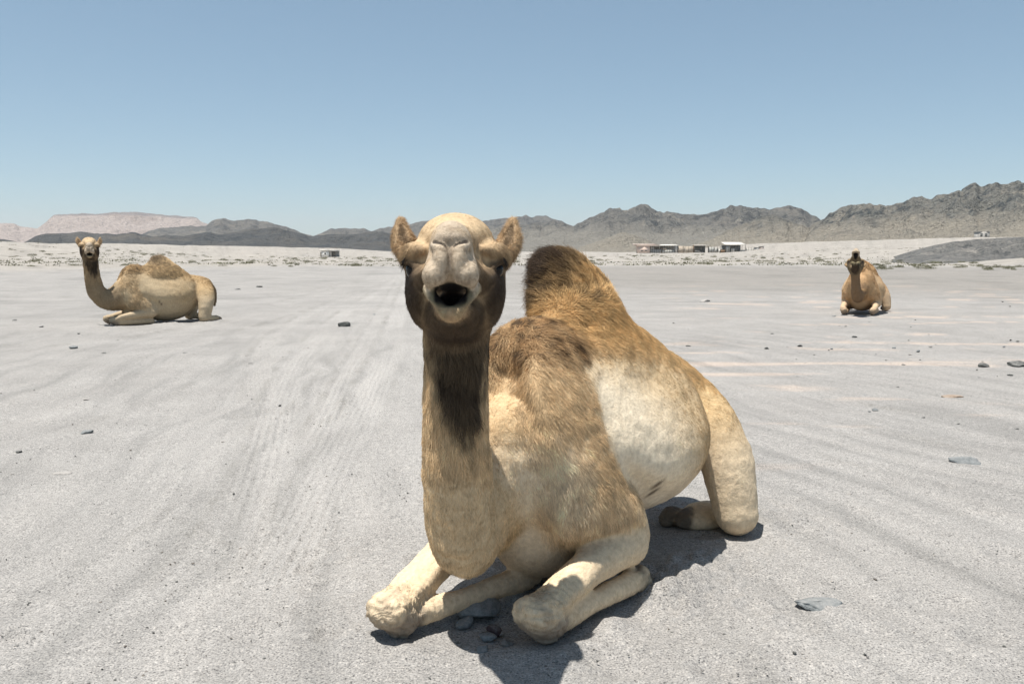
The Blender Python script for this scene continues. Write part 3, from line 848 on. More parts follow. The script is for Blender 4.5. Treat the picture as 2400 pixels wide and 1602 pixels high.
MOUNDS = [(.56, 3.00, .15, .05), (.72, 3.14, .13, .045), (-.46, 2.52, .06, .02), (-.30, 2.46, .07, .016), (.16, 2.40, .07, .014), (.02, 2.44, .06, .012), (.34, 2.62, .07, .02), (.52, 2.80, .09, .025), (.42, 2.70, .10, -.008), (.92, 3.22, .16, .02), (.62, 2.88, .12, .02), (-.42, 2.42, .10, .008), (.30, 2.60, .08, .012), (-.02, 2.62, .16, -.012), (.10, 2.82, .07, .03)]
MOUNDS += [(-6.6, 13.35, .25, .04), (-6.2, 13.1, .3, .03), (-5.5, 13.6, .3, .05), (-5.0, 14.3, .25, .05)]

def far_relief(x, y):
    """broad shape of the plain: sand banks left and right, rise towards the hills"""
    h = np.zeros_like(x)
    r = np.hypot(x, y)
    h += 3.2 * sstep(18, 100, -x - .10 * y) * sstep(50, 150, r)              # left bank
    h += 1.5 * sstep(24, 48, x - .18 * y + 2) * sstep(42, 80, r)                # right bank
    h += 5.2 * sstep(70, 210, x) * sstep(170, 380, y)
    h -= .45 * np.exp(-((x + 45) / 50) ** 2 - ((y - 205) / 60) ** 2)
    h += fbm2(x / 14.0, y / 14.0, 4) * .5 * sstep(50, 110, r)
    h += fbm2(x / 3.1 + 7, y / 3.1, 3) * .13 * sstep(45, 90, r)
    return h

def build_ground():
    th = np.concatenate([np.radians(np.linspace(-180, -48, 40, endpoint=False)), np.radians(np.linspace(-48, -36, 60, endpoint=False)),
                         np.radians(np.linspace(-36, 36, 720, endpoint=False)), np.radians(np.linspace(36, 48, 60, endpoint=False)), np.radians(np.linspace(48, 180, 40, endpoint=False))])
    inv = np.linspace(1 / 1.75, 1 / 420.0, 540)
    r = np.concatenate([np.linspace(.03, 1.7, 22), 1 / inv, np.geomspace(440, 9000, 24)])
    R, TH = np.meshgrid(r, th, indexing='ij')
    x = (R * np.sin(TH)).ravel(); y = (R * np.cos(TH)).ravel(); rr = R.ravel()
    nearw = 1 - sstep(30, 70, rr)
    h = far_relief(x, y)
    h += fbm2(x / 4.0 + 3, y / 4.0, 3) * .035 * (1 - sstep(20, 60, rr) * .3) * sstep(2.5, 8, rr)
    h += fbm2(x / .9, y / .9, 3) * .006 * nearw
    h += fbm2(x / .16 + 9, y / .16, 3) * .0045 * (1 - sstep(6, 14, rr))
    # wind and wheel streaks across the plain
    st = fbm2(x / 3.2 + .35 * y / .6, y / .35 - x * .10, 3)
    h += st * .006 * sstep(3.5, 9, rr) * nearw
    pale = np.zeros_like(x); grit = np.zeros_like(x)
    front = (y > .5) & (np.abs(x) < 20) & (y < 60)
    fi = np.nonzero(front)[0]
    fx, fy = x[fi], y[fi]
    for pts, w, dep, ribs, pl in TRACKS:
        best = np.full(len(fi), 9.0); sgn = np.zeros(len(fi)); along = np.zeros(len(fi))
        acc = 0.0
        for a, b in zip(pts[:-1], pts[1:]):
            L = np.hypot(*(b - a))
            m = (fx > min(a[0], b[0]) - 1) & (fx < max(a[0], b[0]) + 1) & (fy > min(a[1], b[1]) - 1) & (fy < max(a[1], b[1]) + 1)
            i = np.nonzero(m)[0]
            if len(i) == 0 or L < 1e-6: acc += L; continue
            px, py = fx[i] - a[0], fy[i] - a[1]
            ux, uy = (b - a) / L
            t = np.clip(px * ux + py * uy, 0, L)
            dx, dy = px - t * ux, py - t * uy
            d = np.hypot(dx, dy)
            k = d < best[i]
            j = i[k]
            best[j] = d[k]; sgn[j] = (ux * dy - uy * dx)[k] ; along[j] = acc + t[k]
            acc += L
        fade = (.40 + .60 * sstep(-.4, .5, fbm2(along / 3.5 + w * 50, sgn * 0 + dep * 900, 2))) * sstep(0, 1.2, along) * sstep(0, 1.2, acc - along)
        wob = fbm2(along / .7 + dep * 500, sgn * 0 + w * 70, 2) * w * .10
        ins = 1 - sstep(w * .30, w * .60, best + wob)
        berm = np.exp(-((best + wob - w * .56) / (w * .13)) ** 2) * sstep(-.35, .35, fbm2(along / .5, sgn * 3 + w * 90, 3))
        dh = -dep * .7 * ins + dep * .45 * berm
        if ribs: dh = dh + .0060 * np.cos(2 * np.pi * sgn / ribs + wob * 20) * ins
        h[fi] += dh * fade
        pale[fi] = np.maximum(pale[fi], ins * fade * pl)
        grit[fi] = np.maximum(grit[fi], berm * fade * (1 - .7 * (sgn < 0)))
        if pl >= .8:        # loose lines left by many older passes beside the main ruts
            wide = np.exp(-(best / 1.1) ** 2) * sstep(0, 1.5, along) * sstep(0, 1.5, acc - along)
            ln = fbm2(sgn / .09 + 40 * w, along / 3.0, 3)
            h[fi] += .006 * ln * wide
            pale[fi] = np.maximum(pale[fi], wide * (.25 + .6 * np.clip(ln, 0, 1)))
    q = np.random.default_rng(21)                    # scuffs and old foot prints
    for i in range(150):
        if i < 50: mx, my = q.normal(-5.9, 1.3), q.normal(13.2, 1.0)
        elif i < 90: mx, my = q.normal(.5, 1.0), q.normal(3.0, .7)
        else: my = 1 / q.uniform(1 / 14., 1 / 2.3); mx = my * q.uniform(-.62, .62)
        ms = q.uniform(.05, .11); m_ = (np.abs(x - mx) < .5) & (np.abs(y - my) < .5)
        d = np.hypot((x[m_] - mx) * q.uniform(.7, 1.3), y[m_] - my) / ms
        h[m_] += q.uniform(.006, .014) * (-np.exp(-d ** 2 * 1.5) + .55 * np.exp(-((d - 1.25) / .35) ** 2))
    for mx, my, ms, mh in MOUNDS:
        d2 = ((x - mx) ** 2 + (y - my) ** 2) / ms ** 2
        h += mh * np.exp(-d2) * (1 + .5 * fbm2(x / .07, y / .07, 2))
    # long faint streaks of coarser and finer gravel
    dl = (-.12, .993); dr_ = (-.42, .907)
    def streak(d, k): return fbm2((x * d[0] + y * d[1]) / 2.6 + k, (x * d[1] - y * d[0] + fbm2(x / 2.3 + k, y / 2.3, 2) * .35) / .19, 4)
    lw = 1 - sstep(-.25, .15, x / (np.abs(y) + .5))
    stv = streak(dl, 3.0) * lw + streak(dr_, 9.0) * (1 - lw)
    stv = stv * (1 - sstep(9, 20, rr)) + fbm2(x / 5.0 + 2, y / .9 + x * .05, 4) * sstep(9, 20, rr)
    h += stv * .0035 * (1 - sstep(9, 20, rr))
    # kinds of sand
    n1 = fbm2(x / 22.0, y / 22.0, 4)
    bank = sstep(62, 84, rr + n1 * 22 + np.where(x > 0, 0, 8)) * (1 - .35 * sstep(.0, .5, fbm2(x / 9.0, y / 9.0 + 3, 3)))
    bank = np.maximum(bank, sstep(27, 32, x - .18 * y + n1 * 6) * sstep(44, 56, rr + n1 * 8))
    dark = sstep(20, 34, rr + n1 * 8) * (1 - sstep(55, 75, rr + n1 * 14)) * sstep(-8, 6, x + n1 * 5)
    drift = sstep(.18, .42, fbm2(x / 2.6 + 1.7, y / .55 + x * .06, 4)) * sstep(3.8, 6.5, rr) * (1 - sstep(26, 42, rr)) * sstep(.12, .24, x / (y + 1e-6))
    i0 = np.arange(len(r) - 1)[:, None]; j0 = np.arange(len(th))[None]
    nth = len(th)
    a = i0 * nth + j0; b = i0 * nth + (j0 + 1) % nth
    F = np.stack([a, a + nth, b + nth, b], -1).reshape(-1, 4)
    F = F[:, ::-1]
    o = mesh_np("ground", np.stack([x, y, h], 1), F, None)
    me = o.data
    vfloat(me, "pale", pale); vfloat(me, "grit", grit); vfloat(me, "bank", bank); vfloat(me, "dark", dark); vfloat(me, "drift", drift); vfloat(me, "streak", np.clip(stv * .9 + .5, 0, 1))
    m, t, bs = new_mat("gravel_sand")
    co = objco(t)
    base = ramp(t, noise(t, co, 1.3, 5, .6), [(.3, (.254, .243, .230)), (.7, (.310, .297, .282))])
    base = mixc(t, mathn(t, 'MULTIPLY', attr(t, "drift", "Fac"), .75), base, (.44, .365, .31))
    base = mixc(t, mathn(t, 'MULTIPLY', attr(t, "pale", "Fac"), .7), base, (.38, .364, .346))
    base = mixc(t, mathn(t, 'MULTIPLY', attr(t, "dark", "Fac"), .55), base, (.20, .185, .165))
    farn = noise(t, objco(t, (.05, .35, 1)), 1.0, 4, .6)
    base = mixc(t, attr(t, "bank", "Fac"), base, ramp(t, farn, [(.3, (.25, .232, .208)), (.7, (.37, .342, .308))]))
    base = mixc(t, 1.0, base, ramp(t, attr(t, "streak", "Fac"), [(.10, (.84, .845, .845)), (.45, (1, 1, 1)), (.9, (1.08, 1.075, 1.07))]), 'MULTIPLY')
    # grains
    g1 = noise(t, co, 150.0, 2, .75); g2 = noise(t, co, 70.0, 2, .65); g3 = noise(t, co, 33.0, 3, .6)
    base = mixc(t, 1.0, base, ramp(t, g1, [(.30, (.22, .22, .23)), (.43, (.90, .90, .90)), (.58, (1.12, 1.11, 1.10)), (.70, (1.75, 1.70, 1.64))]), 'MULTIPLY')
    base = mixc(t, 1.0, base, ramp(t, g2, [(.27, (.40, .41, .41)), (.36, (1, 1, 1))]), 'MULTIPLY')
    gr = mathn(t, 'MULTIPLY', attr(t, "grit", "Fac"), ramp(t, g2, [(.42, (1, 1, 1)), (.58, (0, 0, 0))]))
    base = mixc(t, mathn(t, 'MULTIPLY', gr, .75), base, (.16, .15, .13))
    base = mixc(t, 1.0, base, ramp(t, g3, [(.3, (.86, .86, .86)), (.7, (1.1, 1.1, 1.1))]), 'MULTIPLY')
    t.links.new(base, bs.inputs["Base Color"])
    bs.inputs["Roughness"].default_value = .95
    bs.inputs["Specular IOR Level"].default_value = .1
    hh = mathn(t, 'ADD', mathn(t, 'MULTIPLY', g1, .35), mathn(t, 'ADD', mathn(t, 'MULTIPLY', g2, .5), g3))
    bump(t, bs, hh, .8, .012)
    me.materials.append(m)
    tag(o, kind="structure")
    return o

def ground_z(x, y):
    x = np.atleast_1d(np.asarray(x, float)); y = np.atleast_1d(np.asarray(y, float))
    return far_relief(x, y)

# ------------------------------------------------------------------ hills
def rock_mat(name, dark, mid, lite, sand, scale=.02, spots=.5, scree=0.0):
    m, t, b = new_mat(name)
    co = objco(t)
    n1 = noise(t, co, scale, 6, .65, .6); n2 = noise(t, co, scale * 5.5, 5, .7); n3 = noise(t, co, scale * 28, 3, .7)
    c = ramp(t, n1, [(.30, dark), (.44, mid), (.58, mid), (.68, lite)])
    c = mixc(t, ramp(t, n2, [(.50, (0, 0, 0)), (.58, (spots, spots, spots))]), c, dark)
    c = mixc(t, ramp(t, n2, [(.26, (.6, .6, .6)), (.38, (0, 0, 0))]), c, lite)
    nz = N(t, "ShaderNodeSeparateXYZ"); g = N(t, "ShaderNodeNewGeometry")
    t.links.new(g.outputs["Normal"], nz.inputs[0])
    fl = mathn(t, 'MULTIPLY', ramp(t, nz.outputs[2], [(.86, (0, 0, 0)), (.97, (1, 1, 1))]), ramp(t, n1, [(.4, (0, 0, 0)), (.7, (.8, .8, .8))]))
    c = mixc(t, fl, c, sand)
    if scree:           # paler loose scree on the lower slopes
        sp = N(t, "ShaderNodeSeparateXYZ"); t.links.new(co, sp.inputs[0])
        zz = mathn(t, 'ADD', mathn(t, 'DIVIDE', sp.outputs[2], scree), mathn(t, 'MULTIPLY', mathn(t, 'SUBTRACT', n1, .5), 1.6))
        c = mixc(t, ramp(t, zz, [(.25, (.85, .85, .85)), (.62, (0, 0, 0))]), c, tuple(.25 * a + .75 * b_ for a, b_ in zip(mid, lite)))
    c = mixc(t, 1.0, c, ramp(t, n3, [(.3, (.72, .72, .72)), (.7, (1.22, 1.22, 1.22))]), 'MULTIPLY')
    t.links.new(c, b.inputs["Base Color"])
    bump(t, b, mathn(t, 'ADD', n2, mathn(t, 'MULTIPLY', n3, .6)), 1.0, .14 / scale)
    return m

def hill_range(name, crest, D, front, back, mat, seed=0, nu=420, nv=80, rough=.30, gully=None, cliff=0.0, foot=-2.0, label=None, jag=.075):
    """crest: list of (x, y) in the 2349 px view; D distance of the crest line; real terrain strip D-front .. D+back"""
    cr = np.array(crest, float)
    xs = cr[:, 0] * 2400 / 2349
    ths = np.arctan((xs - 1200) / FPX * 1.0 / math.cos(PITCH))
    el = (586 - cr[:, 1] * 2400 / 2349) / FPX
    tf = np.linspace(ths[0], ths[-1], nu)            # crags along the crest
    el = np.interp(tf, ths, el); ths = tf
    if jag: el = el + (np.abs(el) + .004) * jag * (1.2 * fbm2(ths * 28 + seed, ths * 0 + 3.3, 3) + .6 * (ridged2(ths * 70 + seed, ths * 0 + 5.3, 2) - .5) * (1 + fbm2(ths * 17, ths * 0 + 8.1, 2)) + .35 * fbm2(ths * 210 + seed, ths * 0 + 1.7, 3))
    hs = CAM_Z + D * el * np.cos(ths)
    th = np.linspace(ths[0], ths[-1], nu)
    hc = np.interp(th, ths, hs)
    k = np.array([1, 2, 3, 2, 1.]); k /= k.sum()
    hc = np.convolve(np.pad(hc, 2, mode='edge'), k, 'valid')
    v = np.concatenate([-(np.linspace(1, 0, int(nv * .7), endpoint=False) ** 1.25), np.linspace(0, 1, nv - int(nv * .7))])
    Dm = D * (1 + .05 * fbm2(th * 9 + seed, th * 0 + 2.2, 3))
    R = Dm[:, None] + np.where(v < 0, v * front, v * back)[None]
    TH = np.broadcast_to(th[:, None], R.shape)
    X = R * np.sin(TH); Y = R * np.cos(TH)
    u = np.abs(v)[None] * np.ones_like(R)
    env = np.clip(1 - u, 0, 1)
    prof = env ** 1.15 if not cliff else np.where(env > cliff, .82 + .18 * (env - cliff) / (1 - cliff), .82 * (env / cliff) ** 1.5 * 1.0)
    gs = gully or front * .35
    wx = X + fbm2(X / gs + seed, Y / gs, 3) * gs * .5; wy = Y + fbm2(X / gs - seed, Y / gs + 5, 3) * gs * .5
    rd = ridged2(wx / gs + seed * 1.7, wy / gs + seed, 5)
    rd2 = ridged2(X / (gs * .28) + seed * 2.3, Y / (gs * .28) - seed, 4)
    fine = fbm2(X / (gs * .16) + seed, Y / (gs * .16), 4)
    mid = env * (1 - env) * 4
    Z = (hc[:, None] - foot) * prof
    Z = Z * (1 + rough * mid * (rd - .45) * 2.0) + (hc[:, None] - foot) * (fine * .10 * env + .09 * (rd2 - .45) * 1.7 * env + .06 * (rd - .5) * env)
    # secondary spurs in front of the crest
    Z = Z + (hc[:, None] - foot) * .22 * mid * sstep(.1, .5, fbm2(X / (gs * 1.4) + seed * 3, Y / (gs * 1.4), 3)) 
    lim = (hc[:, None] - foot) * (1.0 - .55 * np.where(v[None] < 0, u, u * 1.5))
    Z = np.minimum(Z, np.maximum(lim, (hc[:, None] - foot) * .0 + 0.2) + (hc[:, None] - foot) * fine * .04) + foot
    el_now = ((Z - CAM_Z) / (R * np.cos(TH))).max(1)
    ratio = np.clip((np.interp(th, ths, el) * D * .999 + CAM_Z - foot * np.cos(th)) / np.maximum(el_now * D + CAM_Z - foot * np.cos(th), 1e-3), .3, 2.5)
    kk = np.hanning(11); kk /= kk.sum(); ratio = np.convolve(np.pad(ratio, 5, mode='edge'), kk, 'valid')
    Z = foot + (Z - foot) * ratio[:, None]
    Z = foot + (Z - foot) * (sstep(0, .05, (TH - th[0]) / (th[-1] - th[0])) * sstep(0, .05, (th[-1] - TH) / (th[-1] - th[0])))
    nu_, nv_ = R.shape
    a = (np.arange(nu_ - 1)[:, None] * nv_ + np.arange(nv_ - 1)[None]).reshape(-1)
    F = np.stack([a, a + nv_, a + nv_ + 1, a + 1], 1)
    o = mesh_np(name, np.stack([X.ravel(), Y.ravel(), Z.ravel()], 1), F, mat)
    tag(o, label, kind="structure")
    return o

def z7(p): return [(a / 2.447 * 2349 / 2400, (460 + b / 2.447) * 2349 / 2400) for a, b in p]
def z8(p): return [((1300 + a / 2.1355) * 2349 / 2400, (400 + b / 2.1355) * 2349 / 2400) for a, b in p]
def z3(p): return [((1900 + a / 4.698) * 2349 / 2400, (500 + b / 4.698) * 2349 / 2400) for a, b in p]

def build_hills():
    grey = rock_mat("hill_rock", (.060, .068, .072), (.155, .153, .142), (.31, .285, .24), (.22, .20, .17), .012, .9, 60.0)
    dgrey = rock_mat("dark_hill_rock", (.042, .050, .055), (.095, .100, .100), (.20, .185, .16), (.13, .12, .105), .014, .8)
    warm = rock_mat("right_hill_rock", (.056, .065, .068), (.175, .172, .153), (.36, .315, .25), (.26, .225, .18), .016, .95, 42.0)
    mesa = rock_mat("mesa_rock", (.38, .31, .27), (.47, .395, .35), (.54, .465, .42), (.5, .42, .375), .003, .12)
    gravel = rock_mat("dark_gravel", (.075, .079, .080), (.17, .167, .158), (.36, .335, .30), (.24, .225, .205), .45, .9)
    # dark cliff strata near the top of the mesa
    mt = mesa.node_tree; mb = [n for n in mt.nodes if n.type == 'BSDF_PRINCIPLED'][0]
    src = mb.inputs["Base Color"].links[0].from_socket
    sx = N(mt, "ShaderNodeSeparateXYZ"); mt.links.new(objco(mt), sx.inputs[0])
    zz = mathn(mt, 'ADD', mathn(mt, 'DIVIDE', sx.outputs[2], 200.0), mathn(mt, 'MULTIPLY', noise(mt, objco(mt), .006, 4), .22))
    band = ramp(mt, zz, [(.78, (0, 0, 0)), (.84, (.75, .75, .75)), (.955, (.75, .75, .75)), (1.0, (0, 0, 0))])
    mt.links.new(mixc(mt, band, src, (.20, .18, .175)), mb.inputs["Base Color"])
    hill_range("mesa", [(-700, 540), (-300, 525)] + z7([(-30, 156), (60, 155), (120, 157), (150, 175), (255, 184), (300, 150), (350, 106), (500, 101), (650, 95), (700, 91), (870, 98), (1000, 110), (1160, 125), (1180, 150), (1240, 165), (1400, 205), (1600, 240)]),
               4200, 1500, 1200, mesa, 1, 420, 60, .10, 420, .62, jag=.03)
    hill_range("far_hills", z7([(700, 235), (850, 214), (930, 186), (1040, 176), (1130, 166), (1200, 174), (1260, 136), (1340, 138), (1400, 141), (1440, 129), (1560, 141), (1600, 160), (1640, 171), (1700, 190), (1760, 214), (1820, 228), (1900, 191), (1960, 184), (2050, 191), (2100, 186), (2140, 200), (2200, 182)])
               + [(930, 520), (985, 505), (1060, 512), (1120, 505), (1195, 499), (1250, 496), (1290, 509), (1315, 520), (1380, 540)], 2300, 1000, 700, grey, 2, 460, 80, .30, 260)
    hill_range("dark_hills", [(-500, 538), (-200, 546)] + z7([(0, 236), (60, 248), (170, 262), (230, 228), (290, 214), (330, 216), (420, 211), (470, 205), (520, 204), (580, 211), (700, 222), (780, 206), (830, 214), (880, 227), (960, 222), (1080, 232), (1210, 205), (1300, 215), (1420, 190), (1520, 185), (1600, 182), (1700, 202), (1800, 230), (1900, 222), (2060, 215), (2200, 205)])
               + [(940, 545), (1100, 548), (1190, 540), (1300, 545), (1400, 565)], 1200, 480, 300, dgrey, 3, 460, 80, .30, 130)
    hill_range("far_right_hills", z8([(-620, 395), (-480, 330), (-300, 285), (-150, 268), (0, 258), (90, 279), (190, 231), (240, 205), (290, 186), (340, 196), (380, 190), (425, 168), (470, 186), (520, 211), (650, 215), (710, 221), (760, 206), (820, 186), (870, 175), (920, 180), (960, 191), (990, 184), (1040, 196), (1090, 184), (1130, 175), (1180, 184), (1240, 216), (1300, 238), (1400, 260), (1500, 275)]), 1300, 620, 420, grey, 4, 420, 90, .32, 170)
    hill_range("middle_hill", z8([(60, 395), (150, 372), (250, 340), (340, 305), (420, 330), (520, 375), (640, 385), (760, 350), (850, 300), (930, 262), (1000, 236), (1060, 225), (1130, 240), (1200, 264), (1260, 290), (1400, 330), (1560, 365)]), 800, 300, 250, warm, 5, 320, 70, .30, 90)
    hill_range("right_hills", z8([(1180, 300), (1280, 262), (1340, 221), (1420, 182), (1470, 170), (1520, 165), (1620, 176), (1680, 165), (1760, 140), (1850, 146), (1920, 121), (2000, 91), (2060, 78), (2130, 70), (2200, 56), (2240, 48), (2280, 56), (2310, 75), (2349, 80), (2420, 70), (2520, 95), (2700, 60), (3000, 120), (3300, 170)]), 760, 330, 260, warm, 6, 460, 110, .36, 110)
    hill_range("gravel_mound", z3([(420, 606), (560, 594), (650, 568), (850, 482), (1100, 402), (1300, 352), (1500, 312), (1800, 281), (2000, 275), (2349, 262), (2700, 240), (3300, 260), (3900, 330)]), 118, 42, 40, gravel, 7, 420, 90, .30, 7, foot=-.3, jag=.03)
# ------------------------------------------------------------------ buildings far away
def box_mesh(x0, x1, y0, y1, z0, z1):
    V = [(x, y, z) for z in (z0, z1) for y in (y0, y1) for x in (x0, x1)]
    F = [(0, 2, 3, 1), (4, 5, 7, 6), (0, 1, 5, 4), (2, 6, 7, 3), (0, 4, 6, 2), (1, 3, 7, 5)]
    return V, F

def part_box(name, mat, parent, x0, x1, y0, y1, z0, z1, label=None):
    V, F = box_mesh(x0, x1, y0, y1, z0, z1)
    o = mesh_np(name, V, F, mat, parent, smooth=False)
    if label: o["label"] = label
    return o

def slope_roof(name, mat, parent, x0, x1, y0, y1, zf, zb, th=.12):
    V = [(x0, y0, zf), (x1, y0, zf), (x0, y1, zb), (x1, y1, zb), (x0, y0, zf + th), (x1, y0, zf + th), (x0, y1, zb + th), (x1, y1, zb + th)]
    F = [(0, 2, 3, 1), (4, 5, 7, 6), (0, 1, 5, 4), (2, 6, 7, 3), (0, 4, 6, 2), (1, 3, 7, 5)]
    return mesh_np(name, V, F, mat, parent, smooth=False)

def build_buildings():
    pink = simple_mat("pink_plaster", (.70, .55, .46), .12, 1.2); pinkroof = simple_mat("pink_roof", (.56, .47, .41), .1, 1.0)
    white = simple_mat("white_sheet", (.66, .62, .56), .08, 1.5); dark = simple_mat("dark_opening", (.17, .175, .165), .3, 2.0)
    grey = simple_mat("weathered_board", (.46, .44, .40), .3, 2.5); tan = simple_mat("tan_board", (.46, .39, .31), .25, 2.0)
    wood = simple_mat("post_wood", (.13, .115, .10), .3, 4.0); net = simple_mat("grey_netting", (.44, .43, .395), .35, 6.0)
    rust = simple_mat("rusty_tank", (.20, .13, .08), .3, 3.0); conc = simple_mat("concrete", (.36, .345, .32), .15, 1.0)
    cream = simple_mat("cream_plaster", (.86, .82, .75), .1, 1.2)
    D = 330.0
    def mx(zx): return (1480 + zx / 6.909 - 1200) / 2000 * D
    gz = float(ground_z((mx(1000),), (D,))[0])
    def mz(zy): return (312 - zy) / 6.909 / 2000 * D
    # pink block house
    r = empty("block_house", (mx(110), D, gz - .1)); L = mx(285) - mx(110)
    part_box("wall", pink, r, 0, L, 0, 7, -.4, mz(195))
    part_box("roof", pinkroof, r, -.35, L + 3.6, -.3, 8.5, mz(195), mz(180))
    part_box("roof_edge", pinkroof, r, -1.2, L + 2.6, 3, 9.5, mz(180) + .003, mz(158))
    for a, b_ in ((138, 178), (206, 242)):
        w = part_box("window", dark, r, mx(a) - mx(110), mx(b_) - mx(110), -.06, .05, mz(276), mz(260))
    tag(r, "small pink plastered block house with two slit windows beside the sheds", "house")
    # long livestock shed: posts, roof, panels
    def shed(name, x0, x1, zt, roof, panels, npost, label, depth=5.0, back=None, rise=.25):
        r = empty(name, (mx(x0), D + .5, gz)); L = mx(x1) - mx(x0)
        if roof: slope_roof("roof", roof, r, -.2, L + .2, -.3, depth, mz(zt), mz(zt) + rise)
        for i in range(npost):
            x = L * i / (npost - 1)
            part_box("post", wood, r, x - .06, x + .06, -.15, -.03, -.5, mz(zt) - .02)
        for a, b_, z0, z1, m in panels:
            part_box("panel", m, r, mx(a) - mx(x0), mx(b_) - mx(x0), .0, .06, mz(z0), mz(z1))
        if back: part_box("back_wall", back, r, 0, L, depth - .3, depth - .2, -.5, mz(zt) - .1)
        return tag(r, label, "shed")
    shed("livestock_shed", 290, 475, 200, grey, [(292, 470, 318, 255, net), (300, 360, 250, 215, grey)], 6, "grey netted pen joined to the pink block house", back=grey)
    shed("livestock_shed", 480, 735, 192, white, [(482, 700, 318, 262, net), (500, 560, 262, 225, tan), (690, 733, 318, 200, white)], 7, "open shed with pale flat roof and grey netting between posts", back=grey, rise=.35)
    shed("livestock_shed", 740, 1000, 195, None, [(742, 860, 322, 200, tan), (863, 985, 322, 203, tan), (988, 998, 325, 180, rust)], 4, "roofless pen of tan boards with a tall rusty end post", depth=4)
    shed("livestock_shed", 1010, 1225, 190, white, [(1012, 1090, 282, 270, white), (1012, 1150, 300, 294, white)], 5, "dark open shelter with white rails and pale roof", back=dark, rise=.1)
    shed("livestock_shed", 1230, 1425, 205, None, [(1232, 1330, 316, 215, net), (1335, 1375, 316, 225, grey), (1378, 1395, 296, 240, dark), (1400, 1424, 312, 250, white)], 5, "low grey netted pen between the dark shelters", depth=4)
    t_ = empty("rusty_tank", (mx(1430), D + .4, gz))
    part_box("tank", rust, t_, 0, mx(1500) - mx(1430), 0, 1.6, 0, mz(262)); part_box("lid", dark, t_, .3, .9, .4, 1.0, mz(262), mz(245))
    tag(t_, "rusty brown box tank standing between netted pen and dark shelter", "tank")
    shed("livestock_shed", 1510, 1825, 180, white, [(1512, 1580, 300, 200, net), (1600, 1655, 300, 240, white), (1660, 1700, 290, 225, dark), (1740, 1822, 300, 262, net)], 7, "dark shelter under a large white sloping sheet roof", back=dark, rise=1.0, depth=7)
    shed("livestock_shed", 1835, 1965, 215, None, [(1836, 1962, 312, 240, grey)], 4, "low grey board fence pen beside the white cabins", depth=3)
    for a, b_, zt, lab, m in ((2005, 2060, 222, "small white cabin at the end of the sheds", white), (2075, 2130, 205, "small pinkish cabin next to the white cabin", pinkroof)):
        c = empty("cabin", (mx(a), D + 1, gz))
        part_box("wall", m, c, 0, mx(b_) - mx(a), 0, 2.5, -.4, mz(zt)); part_box("roof", grey, c, -.15, mx(b_) - mx(a) + .15, -.15, 2.65, mz(zt), mz(zt) + .15)
        part_box("door", grey, c, .35, .95, -.04, .03, 0, mz(zt) * .7)
        tag(c, lab, "cabin")
    # white hut to the left
    D2 = 205.0
    def hx(zx): return (720 + zx / 16.78 - 1200) / 2000 * D2
    g2 = float(ground_z((hx(700),), (D2,))[0])
    sc = D2 / 2000 / 16.78
    r = empty("white_hut", (hx(600), D2, g2)); L = (880 - 600) * sc
    part_box("wall", cream, r, 0, L, 0, 2.6, -.3, 215 * sc)
    part_box("roof", white, r, -.45, L + .12, -.15, 2.8, 215 * sc, 270 * sc)
    part_box("window", dark, r, 115 * sc, 175 * sc, -.04, .03, 75 * sc, 150 * sc)
    part_box("side_screen", tan, r, -.36, -.06, .3, 2.5, -.3, 170 * sc)
    tag(r, "small white flat roofed hut with one square window far out on the plain", "hut")
    r = empty("hut_shelter", (hx(890), D2 + .4, g2)); L = (1225 - 890) * sc
    part_box("roof", grey, r, 0, L, -.2, 2.2, 205 * sc, 255 * sc)
    for i in range(4): part_box("post", wood, r, L * i / 3 - .04 + (.05 if i == 0 else 0), L * i / 3 + .04, -.1, -.02, -.3, 203 * sc)
    part_box("back_wall", net, r, .05, L, 2.0, 2.1, -.3, 200 * sc)
    tag(r, "open grey roofed shelter joined to the white hut", "shelter")
    # concrete box on the right slope
    D3 = 400.0
    x3 = (1900 + 1810 / 4.698 - 1200) / 2000 * D3; w3 = (1930 - 1810) / 4.698 / 2000 * D3
    zb = CAM_Z + (586 - (500 + 268 / 4.698)) / 2000 * D3
    zt = CAM_Z + (586 - (500 + 205 / 4.698)) / 2000 * D3
    r = empty("concrete_hut", (x3, D3, zb))
    part_box("wall", conc, r, 0, w3, 0, 4, -3, zt - zb); part_box("roof", conc, r, -.2, w3 + .2, -.2, 4.2, zt - zb, zt - zb + .25)
    for a in (.16, .58): part_box("window", dark, r, w3 * a, w3 * (a + .2), -.05, .04, .35, zt - zb - .7)
    tag(r, "grey concrete hut with two dark openings on the slope above the gravel mound", "hut")

